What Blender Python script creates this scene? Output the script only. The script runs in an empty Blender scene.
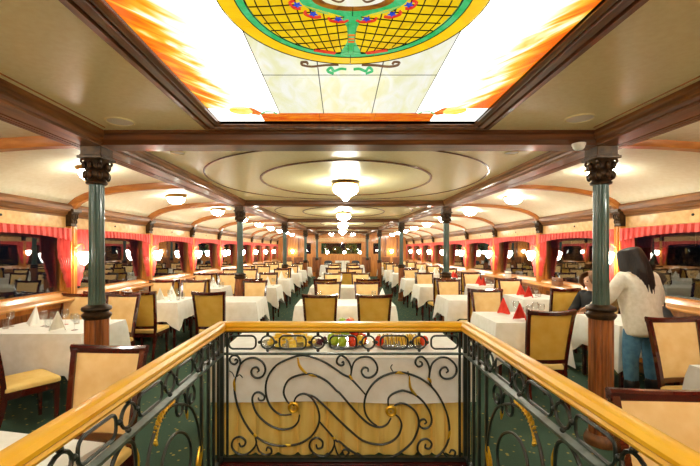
import bpy, bmesh, math, random
from mathutils import Vector, Matrix
random.seed(7)
PI = math.pi
scene = bpy.context.scene
COL = scene.collection

# ---------------------------------------------------------------- camera, world, exposure
cam_data = bpy.data.cameras.new('camera')
cam = bpy.data.objects.new('camera', cam_data)
COL.objects.link(cam)
cam.location = (-0.065, 0.0, 1.61)
cam.rotation_euler = (PI / 2, 0, 0)
cam_data.sensor_width = 36.0
cam_data.lens = 20.0
cam_data.shift_x = 9.0 / 700
cam_data.shift_y = 16.5 / 700
cam_data.clip_start = 0.05
scene.camera = cam
world = bpy.data.worlds.new('night')
scene.world = world
world.use_nodes = True
world.node_tree.nodes['Background'].inputs['Color'].default_value = (0.010, 0.013, 0.022, 1)
world.node_tree.nodes['Background'].inputs['Strength'].default_value = 0.5
scene.view_settings.view_transform = 'Standard'
scene.view_settings.look = 'None'
scene.view_settings.gamma = 1.0
scene.view_settings.use_curve_mapping = False
scene.view_settings.exposure = 0.15
scene.cycles.max_bounces = 10
scene.cycles.diffuse_bounces = 7
scene.cycles.transparent_max_bounces = 16
scene.cycles.sample_clamp_indirect = 6.0

LAMP_POWER = 60.0       # ceiling dome emission strength
CENTRE_POWER = 95.0     # the pointed lamps of the centre ceiling
SCONCE_POWER = 45.0
SKY_POWER = 0.9         # factor on the back-lit skylight glass

# ---------------------------------------------------------------- materials
def lin(r, g, b):
    def f(c):
        c /= 255.0
        return c / 12.92 if c <= 0.04045 else ((c + 0.055) / 1.055) ** 2.4
    return (f(r), f(g), f(b), 1.0)

def new_mat(name):
    m = bpy.data.materials.new(name)
    m.use_nodes = True
    nt = m.node_tree
    return m, nt, nt.nodes['Principled BSDF']

def mat(name, c1, c2=None, rough=0.5, metal=0.0, scale=8.0, stretch=(1, 1, 1), detail=4.0, bump=0.0,
        bump_scale=None, coat=0.0, spec=0.5, sss=0.0, ramp=(0.35, 0.65)):
    """principled surface, colour varied by a noise texture in object space"""
    m, nt, p = new_mat(name)
    p.inputs['Roughness'].default_value = rough
    p.inputs['Metallic'].default_value = metal
    p.inputs['Coat Weight'].default_value = coat
    p.inputs['Coat Roughness'].default_value = 0.08
    p.inputs['Specular IOR Level'].default_value = spec
    tc = nt.nodes.new('ShaderNodeTexCoord')
    mp = nt.nodes.new('ShaderNodeMapping')
    mp.inputs['Scale'].default_value = stretch
    nt.links.new(tc.outputs['Object'], mp.inputs['Vector'])
    if c2 is None:
        p.inputs['Base Color'].default_value = c1
    else:
        nz = nt.nodes.new('ShaderNodeTexNoise')
        nz.inputs['Scale'].default_value = scale
        nz.inputs['Detail'].default_value = detail
        nt.links.new(mp.outputs['Vector'], nz.inputs['Vector'])
        rp = nt.nodes.new('ShaderNodeValToRGB')
        rp.color_ramp.elements[0].position = ramp[0]
        rp.color_ramp.elements[1].position = ramp[1]
        rp.color_ramp.elements[0].color = c1
        rp.color_ramp.elements[1].color = c2
        nt.links.new(nz.outputs['Fac'], rp.inputs['Fac'])
        nt.links.new(rp.outputs['Color'], p.inputs['Base Color'])
    if bump:
        n2 = nt.nodes.new('ShaderNodeTexNoise')
        n2.inputs['Scale'].default_value = bump_scale or scale * 4
        n2.inputs['Detail'].default_value = 3
        nt.links.new(mp.outputs['Vector'], n2.inputs['Vector'])
        b = nt.nodes.new('ShaderNodeBump')
        b.inputs['Strength'].default_value = bump
        b.inputs['Distance'].default_value = 0.01
        nt.links.new(n2.outputs['Fac'], b.inputs['Height'])
        nt.links.new(b.outputs['Normal'], p.inputs['Normal'])
    return m

def emit_mat(name, color, strength, base=None):
    m, nt, p = new_mat(name)
    p.inputs['Base Color'].default_value = base or color
    p.inputs['Roughness'].default_value = 0.25
    p.inputs['Emission Color'].default_value = color
    p.inputs['Emission Strength'].default_value = strength
    return m

def glass_paint(name, c1, c2, strength, scale=6.0, stretch=(1, 1, 1), ramp=(0.35, 0.65), c3=None):
    """back-lit stained glass with streaks of its own colour"""
    m, nt, p = new_mat(name)
    p.inputs['Roughness'].default_value = 0.15
    p.inputs['Base Color'].default_value = (0.05, 0.05, 0.05, 1)
    tc = nt.nodes.new('ShaderNodeTexCoord')
    mp = nt.nodes.new('ShaderNodeMapping')
    mp.inputs['Scale'].default_value = stretch
    nz = nt.nodes.new('ShaderNodeTexNoise')
    nz.inputs['Scale'].default_value = scale
    nz.inputs['Detail'].default_value = 3
    nz.inputs['Distortion'].default_value = 1.2
    rp = nt.nodes.new('ShaderNodeValToRGB')
    rp.color_ramp.elements[0].position = ramp[0]
    rp.color_ramp.elements[1].position = ramp[1]
    rp.color_ramp.elements[0].color = c1
    rp.color_ramp.elements[1].color = c2
    if c3:
        e = rp.color_ramp.elements.new(sum(ramp) / 2)
        e.color = c3
    nt.links.new(tc.outputs['Object'], mp.inputs['Vector'])
    nt.links.new(mp.outputs['Vector'], nz.inputs['Vector'])
    nt.links.new(nz.outputs['Fac'], rp.inputs['Fac'])
    nt.links.new(rp.outputs['Color'], p.inputs['Emission Color'])
    p.inputs['Emission Strength'].default_value = strength * SKY_POWER
    return m

def clear_glass(name, tint, f0, f90, power, rough=0.0):
    """thin sheet: see-through straight on, mirror-like at a grazing angle, the same from both sides"""
    m = bpy.data.materials.new(name)
    m.use_nodes = True
    nt = m.node_tree
    nt.nodes.clear()
    out = nt.nodes.new('ShaderNodeOutputMaterial')
    mx = nt.nodes.new('ShaderNodeMixShader')
    lw = nt.nodes.new('ShaderNodeLayerWeight')
    lw.inputs['Blend'].default_value = 0.5
    pw_ = nt.nodes.new('ShaderNodeMath'); pw_.operation = 'POWER'; pw_.inputs[1].default_value = power
    ml = nt.nodes.new('ShaderNodeMath'); ml.operation = 'MULTIPLY_ADD'; ml.inputs[1].default_value = f90 - f0; ml.inputs[2].default_value = f0
    tr = nt.nodes.new('ShaderNodeBsdfTransparent')
    tr.inputs['Color'].default_value = tint
    gl = nt.nodes.new('ShaderNodeBsdfGlossy')
    gl.inputs['Roughness'].default_value = rough
    nt.links.new(lw.outputs['Facing'], pw_.inputs[0])
    nt.links.new(pw_.outputs[0], ml.inputs[0])
    nt.links.new(ml.outputs[0], mx.inputs['Fac'])
    nt.links.new(tr.outputs['BSDF'], mx.inputs[1])
    nt.links.new(gl.outputs['BSDF'], mx.inputs[2])
    nt.links.new(mx.outputs['Shader'], out.inputs['Surface'])
    return m

M = {}
M['wood_dark'] = mat('dark mahogany', lin(84, 46, 18), lin(126, 78, 34), 0.32, scale=6, stretch=(6, 0.6, 6), coat=0.3, bump=0.05)
M['wood_beam'] = mat('beam mahogany', lin(100, 58, 22), lin(144, 92, 42), 0.42, scale=5, stretch=(6, 0.5, 6), coat=0.12, bump=0.05)
M['wood_cross'] = mat('cross beam mahogany', lin(80, 44, 16), lin(118, 70, 28), 0.38, scale=5, stretch=(0.5, 6, 6), coat=0.3, bump=0.05)
M['wood_rib'] = mat('honey rib wood', lin(158, 92, 34), lin(188, 120, 52), 0.35, scale=6, stretch=(0.8, 6, 4), coat=0.3)
M['wood_orange'] = mat('orange wall wood', lin(186, 110, 36), lin(216, 142, 60), 0.32, scale=5, stretch=(5, 5, 0.5), coat=0.4)
M['wood_sill'] = mat('sill wood', lin(190, 125, 60), lin(216, 156, 84), 0.3, scale=5, stretch=(6, 0.5, 6), coat=0.4)
M['wood_column'] = mat('column base wood', lin(112, 58, 20), lin(160, 92, 40), 0.35, scale=6, stretch=(7, 7, 0.6), coat=0.3)
M['rail_wood'] = mat('yellow varnished rail', lin(228, 162, 14), lin(240, 184, 34), 0.38, scale=3, coat=0.15)
M['lacquer'] = mat('maroon lacquer', lin(62, 14, 10), lin(84, 22, 14), 0.18, scale=6, coat=0.9)
M['maple'] = mat('birdseye maple frieze', lin(206, 158, 92), lin(226, 184, 120), 0.45, scale=14, coat=0.05, detail=6)
M['ceil'] = mat('ceiling vinyl', lin(236, 224, 172), lin(243, 233, 186), 0.34, scale=30, bump=0.10, bump_scale=60, spec=0.35)
M['ceil_side'] = mat('side ceiling cloth', lin(238, 226, 192), lin(245, 235, 206), 0.55, scale=20, bump=0.05)
M['cap'] = mat('bronze capital', lin(44, 29, 16), lin(80, 56, 30), 0.4, metal=0.5, scale=20)
M['shaft'] = mat('dark green shaft', lin(50, 76, 66), lin(66, 94, 84), 0.28, scale=5, coat=0.4)
M['iron'] = mat('green black iron', lin(16, 22, 18), lin(32, 40, 34), 0.35, scale=20, spec=0.6)
M['iron_bar'] = mat('green iron flat bar', lin(44, 58, 48), lin(78, 92, 82), 0.36, scale=20, spec=0.55)
M['gold'] = mat('gilt leaf', lin(212, 160, 28), lin(240, 198, 70), 0.28, metal=0.7, scale=30)
M['brass'] = mat('brass', lin(190, 150, 80), None, 0.3, metal=0.9)
M['peach'] = mat('peach velour', lin(238, 196, 128), lin(246, 210, 146), 0.75, scale=10, bump=0.05)
M['goldback'] = mat('gold velour', lin(222, 172, 62), lin(232, 188, 84), 0.7, scale=8, bump=0.05)
M['seat'] = mat('yellow velour seat', lin(232, 192, 104), lin(242, 206, 124), 0.75, scale=10, bump=0.05)
M['cloth'] = mat('white linen', lin(236, 232, 220), lin(244, 241, 232), 0.8, scale=12, bump=0.08, bump_scale=40)
M['napkin'] = mat('white napkin', lin(244, 240, 226), lin(250, 247, 238), 0.8, scale=14)
M['red'] = mat('red napkin', lin(206, 42, 24), lin(224, 62, 40), 0.8, scale=14)
M['curtain'] = mat('red curtain', lin(206, 66, 60), lin(230, 100, 90), 0.7, scale=9, stretch=(1, 3, 0.5))
M['skirt'] = mat('gold table skirt', lin(232, 196, 98), lin(243, 214, 124), 0.55, scale=6, stretch=(3, 1, 0.4))
M['pane'] = clear_glass('window glass', (0.75, 0.80, 0.80, 1), .07, .95, 2.2)
M['glass'] = clear_glass('drinking glass', (0.97, 0.98, 0.98, 1), .08, .85, 2.0, .04)
M['lead'] = mat('lead came', lin(24, 24, 22), None, 0.5, metal=0.3)
M['white'] = mat('white enamel', lin(236, 232, 220), None, 0.4)
M['dome'] = emit_mat('lit opal dome', (0.97, 0.98, 0.85, 1), LAMP_POWER)
M['dome_centre'] = emit_mat('lit pointed opal dome', (0.97, 0.98, 0.85, 1), CENTRE_POWER)
M['shade'] = emit_mat('lit opal shade', (0.97, 0.98, 0.85, 1), SCONCE_POWER)
M['street'] = emit_mat('street lamp', (1.0, 0.85, 0.5, 1), 60.0)
M['bank'] = mat('embankment stone', lin(70, 66, 60), lin(110, 100, 90), 0.9, scale=2)
M['jeans'] = mat('blue denim', lin(58, 104, 134), lin(84, 132, 160), 0.8, scale=16)
M['sweater'] = mat('cream knit', lin(226, 218, 196), lin(240, 233, 216), 0.9, scale=26, bump=0.3, bump_scale=90)
M['hair'] = mat('dark brown hair', lin(20, 13, 10), lin(42, 28, 20), 0.55, scale=20, stretch=(6, 6, 0.6))
M['hair2'] = mat('brown hair', lin(92, 60, 36), lin(120, 82, 50), 0.5, scale=20, stretch=(6, 6, 0.6))
M['skin'] = mat('skin', lin(222, 168, 136), lin(230, 180, 150), 0.55, scale=8)
M['black'] = mat('black cloth', lin(18, 18, 20), lin(30, 30, 32), 0.8, scale=14)
M['boot'] = mat('black boot leather', lin(20, 18, 18), None, 0.4)
M['boot2'] = mat('grey boot suede', lin(74, 72, 64), None, 0.7)
M['eye'] = mat('eye', lin(40, 30, 26), None, 0.2)
M['lip'] = mat('lips', lin(170, 90, 84), None, 0.5)
M['bag'] = mat('charcoal bag', lin(42, 44, 48), lin(60, 62, 66), 0.7, scale=12)
M['orange'] = mat('orange cloth', lin(224, 128, 40), None, 0.8)
M['brown'] = mat('brown leather', lin(120, 76, 48), lin(146, 100, 66), 0.5, scale=12)
M['steel'] = mat('steel', lin(170, 170, 168), None, 0.25, metal=0.9)
M['tomato'] = mat('tomato', lin(206, 40, 18), lin(220, 70, 24), 0.25, scale=5)
M['orange_fruit'] = mat('orange fruit', lin(236, 130, 20), lin(244, 150, 40), 0.4, scale=30, bump=0.1)
M['green_fruit'] = mat('green apple', lin(150, 190, 40), lin(190, 206, 60), 0.3, scale=4)
M['yellow_fruit'] = mat('yellow fruit', lin(240, 200, 30), lin(246, 220, 80), 0.4, scale=10)
M['melon'] = mat('melon slice', lin(248, 206, 44), lin(253, 230, 110), 0.45, scale=14)
M['rind'] = mat('brown rind', lin(120, 76, 22), lin(160, 110, 40), 0.6, scale=16)
M['grape'] = mat('purple grape', lin(96, 30, 50), None, 0.3)
M['leafgreen'] = mat('leaf green', lin(60, 110, 36), lin(90, 140, 50), 0.5, scale=8)

def carpet():
    m, nt, p = new_mat('green carpet')
    p.inputs['Roughness'].default_value = 0.95
    p.inputs['Specular IOR Level'].default_value = 0.1
    tc = nt.nodes.new('ShaderNodeTexCoord')
    v = nt.nodes.new('ShaderNodeTexVoronoi')
    v.inputs['Scale'].default_value = 13
    rp = nt.nodes.new('ShaderNodeValToRGB')
    rp.color_ramp.interpolation = 'LINEAR'
    rp.color_ramp.elements[0].position = 0.13
    rp.color_ramp.elements[0].color = lin(176, 158, 84)
    rp.color_ramp.elements[1].position = 0.19
    rp.color_ramp.elements[1].color = lin(70, 92, 76)
    nz = nt.nodes.new('ShaderNodeTexNoise')
    nz.inputs['Scale'].default_value = 90
    mx = nt.nodes.new('ShaderNodeMix')
    mx.data_type = 'RGBA'
    mx.blend_type = 'MULTIPLY'
    mx.inputs[0].default_value = 0.4
    nt.links.new(tc.outputs['Object'], v.inputs['Vector'])
    nt.links.new(tc.outputs['Object'], nz.inputs['Vector'])
    nt.links.new(v.outputs['Distance'], rp.inputs['Fac'])
    nt.links.new(rp.outputs['Color'], mx.inputs[6])
    nt.links.new(nz.outputs['Fac'], mx.inputs[7])
    nt.links.new(mx.outputs[2], p.inputs['Base Color'])
    return m
M['carpet'] = carpet()

# ---------------------------------------------------------------- mesh builder
def catmull(pts, n=6):
    P = [Vector(p) for p in pts]
    out = []
    for i in range(len(P) - 1):
        p0 = P[i - 1] if i else P[i] * 2 - P[i + 1]
        p1, p2 = P[i], P[i + 1]
        p3 = P[i + 2] if i + 2 < len(P) else P[i + 1] * 2 - P[i]
        for k in range(n):
            t = k / n
            out.append(0.5 * ((2 * p1) + (p2 - p0) * t + (2 * p0 - 5 * p1 + 4 * p2 - p3) * t * t
                              + (3 * p1 - p0 - 3 * p2 + p3) * t ** 3))
    out.append(P[-1])
    return out

class G:
    def __init__(s):
        s.v, s.f = [], []
    def add(s, vs, fs):
        o = len(s.v)
        s.v += [tuple(v) for v in vs]
        s.f += [tuple(i + o for i in f) for f in fs]
        return s
    def box(s, x0, x1, y0, y1, z0, z1):
        vs = [(x, y, z) for z in (z0, z1) for y in (y0, y1) for x in (x0, x1)]
        return s.add(vs, [(0, 2, 3, 1), (4, 5, 7, 6), (0, 1, 5, 4), (2, 6, 7, 3), (0, 4, 6, 2), (1, 3, 7, 5)])
    def cbox(s, x, y, z, sx, sy, sz):
        return s.box(x - sx / 2, x + sx / 2, y - sy / 2, y + sy / 2, z - sz / 2, z + sz / 2)
    def loft(s, rings, caps=True, closed=True):
        n = len(rings[0])
        vs = [p for r in rings for p in r]
        fs = []
        for i in range(len(rings) - 1):
            for j in range(n if closed else n - 1):
                k = (j + 1) % n
                fs.append((i * n + j, i * n + k, (i + 1) * n + k, (i + 1) * n + j))
        if caps and closed:
            fs.append(tuple(reversed(range(n))))
            fs.append(tuple(range((len(rings) - 1) * n, len(rings) * n)))
        return s.add(vs, fs)
    def lathe(s, prof, n=20, c=(0, 0, 0), caps=True, mod=None):
        rings = []
        for r, z in prof:
            rings.append([(c[0] + r * (mod(a) if mod else 1) * math.cos(2 * PI * a / n),
                           c[1] + r * (mod(a) if mod else 1) * math.sin(2 * PI * a / n), c[2] + z) for a in range(n)])
        return s.loft(rings, caps)
    def tube(s, pts, r, n=6, closed=False, rr=None):
        P = [Vector(p) for p in pts]
        rings = []
        N = len(P)
        ref = None
        for i, p in enumerate(P):
            if closed:
                t = P[(i + 1) % N] - P[i - 1]
            else:
                t = P[min(i + 1, N - 1)] - P[max(i - 1, 0)]
            if t.length < 1e-9:
                t = Vector((0, 0, 1))
            t.normalize()
            if ref is None:
                ref = Vector((0, 0, 1)) if abs(t.z) < 0.9 else Vector((1, 0, 0))
                u = ref.cross(t).normalized()
            else:
                u = (u - t * u.dot(t))
                if u.length < 1e-6:
                    u = Vector((0, 1, 0)).cross(t)
                u.normalize()
            w = t.cross(u)
            rad = rr[i] if rr else r
            rings.append([p + (u * math.cos(2 * PI * k / n) + w * math.sin(2 * PI * k / n)) * rad for k in range(n)])
        if closed:
            rings.append(rings[0])
            return s.loft(rings, caps=False)
        return s.loft(rings)
    def ball(s, c, r, n=10, m=7, sc=(1, 1, 1)):
        prof = [(max(1e-4, math.sin(PI * i / m)) * r, -math.cos(PI * i / m) * r) for i in range(m + 1)]
        rings = [[(c[0] + q * sc[0] * math.cos(2 * PI * a / n), c[1] + q * sc[1] * math.sin(2 * PI * a / n), c[2] + z * sc[2])
                  for a in range(n)] for q, z in prof]
        return s.loft(rings)
    def prism(s, poly, z0, z1):
        return s.loft([[(x, y, z0) for x, y in poly], [(x, y, z1) for x, y in poly]])
    def sweep(s, prof, path, flip=False):
        """prof = (offset along the path's right-hand normal, z); path = xy points, mitred"""
        P = [Vector((p[0], p[1])) for p in path]
        rings = []
        for i, p in enumerate(P):
            a = (P[i] - P[i - 1]).normalized() if i else None
            b = (P[i + 1] - P[i]).normalized() if i + 1 < len(P) else None
            na = Vector((a.y, -a.x)) if a else None
            nb = Vector((b.y, -b.x)) if b else None
            if na and nb:
                n = (na + nb) / (1 + na.dot(nb))
            else:
                n = na or nb
            rings.append([(p.x + n.x * o, p.y + n.y * o, z) for o, z in prof])
        return s.loft(rings)
    def grid(s, fn, nu, nv):
        vs = [fn(i / nu, j / nv) for j in range(nv + 1) for i in range(nu + 1)]
        w = nu + 1
        return s.add(vs, [(j * w + i, j * w + i + 1, (j + 1) * w + i + 1, (j + 1) * w + i) for j in range(nv) for i in range(nu)])
    def build(s, name, m, parent=None, smooth=True, bevel=0.0, seg=2, solid=0.0, angle=40):
        me = bpy.data.meshes.new(name)
        me.from_pydata(s.v, [], s.f)
        bm = bmesh.new()
        bm.from_mesh(me)
        bmesh.ops.recalc_face_normals(bm, faces=bm.faces)
        if bevel:
            es = [e for e in bm.edges if len(e.link_faces) == 2 and e.calc_face_angle(0) > 0.6]
            bmesh.ops.bevel(bm, geom=es, offset=bevel, segments=seg, affect='EDGES', profile=0.5)
        if solid:
            bmesh.ops.solidify(bm, geom=bm.faces[:], thickness=solid)
        bm.to_mesh(me)
        bm.free()
        if smooth:
            me.polygons.foreach_set('use_smooth', [True] * len(me.polygons))
            me.set_sharp_from_angle(angle=math.radians(angle))
        me.materials.append(m if not isinstance(m, str) else M[m])
        o = bpy.data.objects.new(name, me)
        COL.objects.link(o)
        if parent:
            o.parent = parent
        return o

def tag(o, label=None, cat=None, group=None, kind=None):
    if label: o['label'] = label
    if cat: o['category'] = cat
    if group: o['group'] = group
    if kind: o['kind'] = kind
    return o

def empty(name, loc, rz=0.0, label=None, cat=None, group=None, kind=None):
    o = bpy.data.objects.new(name, None)
    o.empty_display_size = 0.1
    COL.objects.link(o)
    o.location = loc
    o.rotation_euler = (0, 0, rz)
    return tag(o, label, cat, group, kind)

KIDS = {}
def kids(o):
    if o.name not in KIDS:
        KIDS[o.name] = [c for c in COL.objects if c.parent == o]
    return KIDS[o.name]

def copy_tree(o, parent=None):
    c = o.copy()
    COL.objects.link(c)
    if parent: c.parent = parent
    for ch in kids(o):
        copy_tree(ch, c)
    return c

def put(proto, state, loc, rz, label, group=None):
    """first use moves the prototype itself, later ones copy it with its parts"""
    o = proto if not state.get(proto.name) else copy_tree(proto)
    if not state.get(proto.name):
        for ch in kids(proto): kids(ch)
        kids(proto)
    state[proto.name] = True
    o.location = loc
    o.rotation_euler = (0, 0, rz)
    o['label'] = label
    if group: o['group'] = group
    return o
USED = {}
ORD = ['first', 'second', 'third', 'fourth', 'fifth', 'sixth', 'seventh', 'eighth', 'ninth', 'tenth', 'eleventh']

# ---------------------------------------------------------------- dimensions
WX = 3.9               # inner face of the side walls
Y_BACK, Y_END = -1.9, 23.3
RIB_Y = [-1.163 + 2.203 * k for k in range(12)]   # bays 0 and 1 lie beside and behind the camera
COLS = [(2.10, 3.24), (2.05, 7.65), (1.83, 12.2), (1.61, 16.9), (1.36, 21.0)]
BEAM_PATH = [(2.10, Y_BACK), (2.10, 3.24), (2.05, 7.65), (1.83, 12.2), (1.61, 16.9), (1.36, 21.0), (1.30, Y_END)]
CEIL = 2.56
def beam_x(y):
    for (x0, y0), (x1, y1) in zip(BEAM_PATH, BEAM_PATH[1:]):
        if y <= y1:
            return x0 + (x1 - x0) * (y - y0) / (y1 - y0)
    return BEAM_PATH[-1][0]

# ---------------------------------------------------------------- floor and ceiling
floor = tag(G().box(-WX - 0.1, WX + 0.1, Y_BACK - 0.1, Y_END + 0.1, -0.05, 0.0).build('floor', 'carpet', smooth=False), kind='structure')
SKX0, SKX1, SKY0, SKY1 = -0.98, 0.945, 0.03, 2.945   # skylight opening
g = G()
z0, z1 = CEIL, CEIL + 0.04
g.box(-2.1, SKX0, Y_BACK, 3.24, z0, z1).box(SKX1, 2.1, Y_BACK, 3.24, z0, z1)
g.box(SKX0, SKX1, Y_BACK, SKY0, z0, z1).box(SKX0, SKX1, SKY1, 3.24, z0, z1)
ys = [3.24, 7.65, 12.2, 16.9, 21.0, Y_END]
for a, b in zip(ys, ys[1:]):
    xa, xb = beam_x(a), beam_x(b)
    g.prism([(-xa, a), (xa, a), (xb, b), (-xb, b)], z0, z1)
ceiling = tag(g.build('ceiling', 'ceil', smooth=False), kind='structure')
# long moulded beams carried by the columns
PROF = [(-.15, 2.57), (-.15, 2.535), (-.135, 2.525), (-.135, 2.50), (-.12, 2.49), (-.115, 2.468), (-.10, 2.462), (-.10, 2.45),
        (.06, 2.45), (.06, 2.46), (.085, 2.46), (.085, 2.452), (.11, 2.452), (.11, 2.466), (.14, 2.466), (.14, 2.458), (.165, 2.458), (.165, 2.475),
        (.20, 2.475), (.20, 2.468), (.225, 2.468), (.225, 2.495), (.26, 2.51), (.26, 2.57)]
for sgn in (-1, 1):
    path = [(sgn * x, y) for x, y in BEAM_PATH]
    pr = [(o * sgn, z) for o, z in PROF]
    if sgn < 0:
        pr = [(-o, z) for o, z in PROF]
    G().sweep(pr, path).build('beam', 'wood_beam', ceiling, smooth=False)
CROSS_Y = [-1.16, 3.24, 7.65, 12.1, 16.5, 20.2]
CPROF = [(-.15, 2.57), (-.15, 2.54), (-.13, 2.53), (-.125, 2.49), (-.11, 2.47), (-.10, 2.455), (.10, 2.455), (.11, 2.47), (.125, 2.49), (.13, 2.53), (.15, 2.54), (.15, 2.57)]
for y in CROSS_Y:
    x = beam_x(y) - 0.10
    G().sweep(CPROF, [(-x, y), (x, y)]).build('cross_beam', 'wood_cross', ceiling, smooth=False)
# fine bead framing the front ceiling field and the oval mouldings further on
def ring_pts(cx, cy, a, b, z, n=72, p=2.0):
    out = []
    for i in range(n):
        t = 2 * PI * i / n
        c, s = math.cos(t), math.sin(t)
        out.append((cx + a * math.copysign(abs(c) ** (2 / p), c), cy + b * math.copysign(abs(s) ** (2 / p), s), z))
    return out
for sx in (-1, 1):
    G().tube([(sx * 1.90, -1.0, CEIL), (sx * 1.90, 3.02, CEIL)], 0.006, 6).build('bead', 'wood_rib', ceiling)
for k in range(4):
    y0_, y1_ = CROSS_Y[k + 1], CROSS_Y[k + 2]
    c = (y0_ + y1_) / 2
    hx = beam_x(c)
    G().tube(ring_pts(0, c, hx - 0.92, 1.33, CEIL), 0.016, 6, closed=True).build('oval_moulding', 'wood_dark', ceiling)
    G().tube(ring_pts(0, c, hx - 0.24, 1.88, CEIL, p=2.2), 0.011, 6, closed=True).build('oval_moulding', 'wood_dark', ceiling)
# side ceilings: a coved profile from the beam to the wall
SIDE = [(2.30, 2.545), (2.60, 2.54), (2.90, 2.52), (3.20, 2.49), (3.45, 2.445), (3.62, 2.395), (3.76, 2.325), (3.86, 2.24), (3.92, 2.15)]
ENDX = lambda y: beam_x(y) + 0.20
for sgn, nm in ((-1, 'ceiling_left'), (1, 'ceiling_right')):
    g = G()
    def fn(u, v, sgn=sgn):
        y = Y_BACK + (Y_END - Y_BACK) * v
        t = u * (len(SIDE) - 1)
        i = min(int(t), len(SIDE) - 2)
        q = t - i
        x = SIDE[i][0] + (SIDE[i + 1][0] - SIDE[i][0]) * q
        z = SIDE[i][1] + (SIDE[i + 1][1] - SIDE[i][1]) * q
        if u == 0: x = min(x, ENDX(y))
        return (sgn * x, y, z)
    g.grid(fn, len(SIDE) - 1, 24)
    sc = tag(g.build(nm, 'ceil_side', solid=0.03 * sgn), kind='structure')
    for y in RIB_Y:
        rings = []
        xs = [(beam_x(y) + 0.18, 2.55)] + SIDE[1:]
        for i, (x, z) in enumerate(xs):
            d = 0.085 if i < len(xs) - 2 else 0.10
            a = xs[max(i - 1, 0)]; b = xs[min(i + 1, len(xs) - 1)]
            t = Vector((b[0] - a[0], b[1] - a[1])).normalized()
            nx, nz = t.y, -t.x           # pointing down and inwards
            rings.append([(sgn * x, y - .055, z), (sgn * (x + nx * d * .7), y - .055, z + nz * d * .7), (sgn * (x + nx * d), y - .04, z + nz * d),
                          (sgn * (x + nx * d), y + .04, z + nz * d), (sgn * (x + nx * d * .7), y + .055, z + nz * d * .7), (sgn * x, y + .055, z)])
        G().loft(rings).build('rib', 'wood_rib', sc)

# ---------------------------------------------------------------- side walls, windows, curtains
def pilaster_mesh(sgn):
    g = G()
    w = 0.06
    for a in (-1, 1):
        g.box(*sorted((sgn * 3.80, sgn * 3.92)), *sorted((a * w, a * (w - 0.018))), 0.93, 1.93)
    g.box(*sorted((sgn * 3.815, sgn * 3.92)), -w + 0.018, w - 0.018, 0.93, 1.93)
    g.box(*sorted((sgn * 3.795, sgn * 3.92)), -.02, .02, 0.93, 1.93)
    return g
def cap_mesh(sgn):
    g = G()
    g.box(*sorted((sgn * 3.75, sgn * 3.92)), -.085, .085, 2.13, 2.17)
    prof = [(0.055, 1.93), (0.062, 1.94), (0.055, 1.955), (0.052, 1.98), (0.06, 2.05), (0.075, 2.10), (0.08, 2.13)]
    rings = []
    for h, z in prof:
        f = 3.86 - h
        rings.append([(sgn * f, -h, z), (sgn * f, h, z), (sgn * 3.91, h, z), (sgn * 3.91, -h, z)])
    g.loft(rings)
    for a in (-.04, 0, .04):
        g.ball((sgn * 3.79, a, 2.07), 0.022, 8, 5, (1, 1, 1.8))
        g.ball((sgn * 3.80, a, 2.00), 0.018, 8, 5, (1, 1, 1.8))
    return g
def drape_mesh(sgn, d):
    """gathered side drape; local y=0 at the pilaster, grows towards direction d"""
    def fn(u, v):
        z = 1.79 - 0.70 * v
        wmax = 0.24 - 0.02 * v if v < .25 else 0.235 - 0.21 * (v - .25) / .75
        step = 0.028 * (1 - ((v * 5) % 1.0)) if v > .3 else 0
        y = d * (0.01 + u * (wmax + step))
        x = 3.80 + 0.020 * math.sin(u * 5 * 2 * PI + v * 2) + 0.01
        return (sgn * x, y, z)
    g = G().grid(fn, 30, 20)
    return g
def valance_mesh(sgn, L):
    def fn(u, v):
        bot = 1.800 - 0.085 * abs(2 * u - 1) ** 2.5
        z = 1.898 + (bot - 1.898) * v
        ph = (u * 22) % 1.0
        x = 3.79 - 0.026 * (1 if .08 < ph < .72 else -.9) * (0.65 + .35 * v)
        return (sgn * x, -L / 2 + L * u, z)
    return G().grid(fn, 22 * 8, 3)

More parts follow.
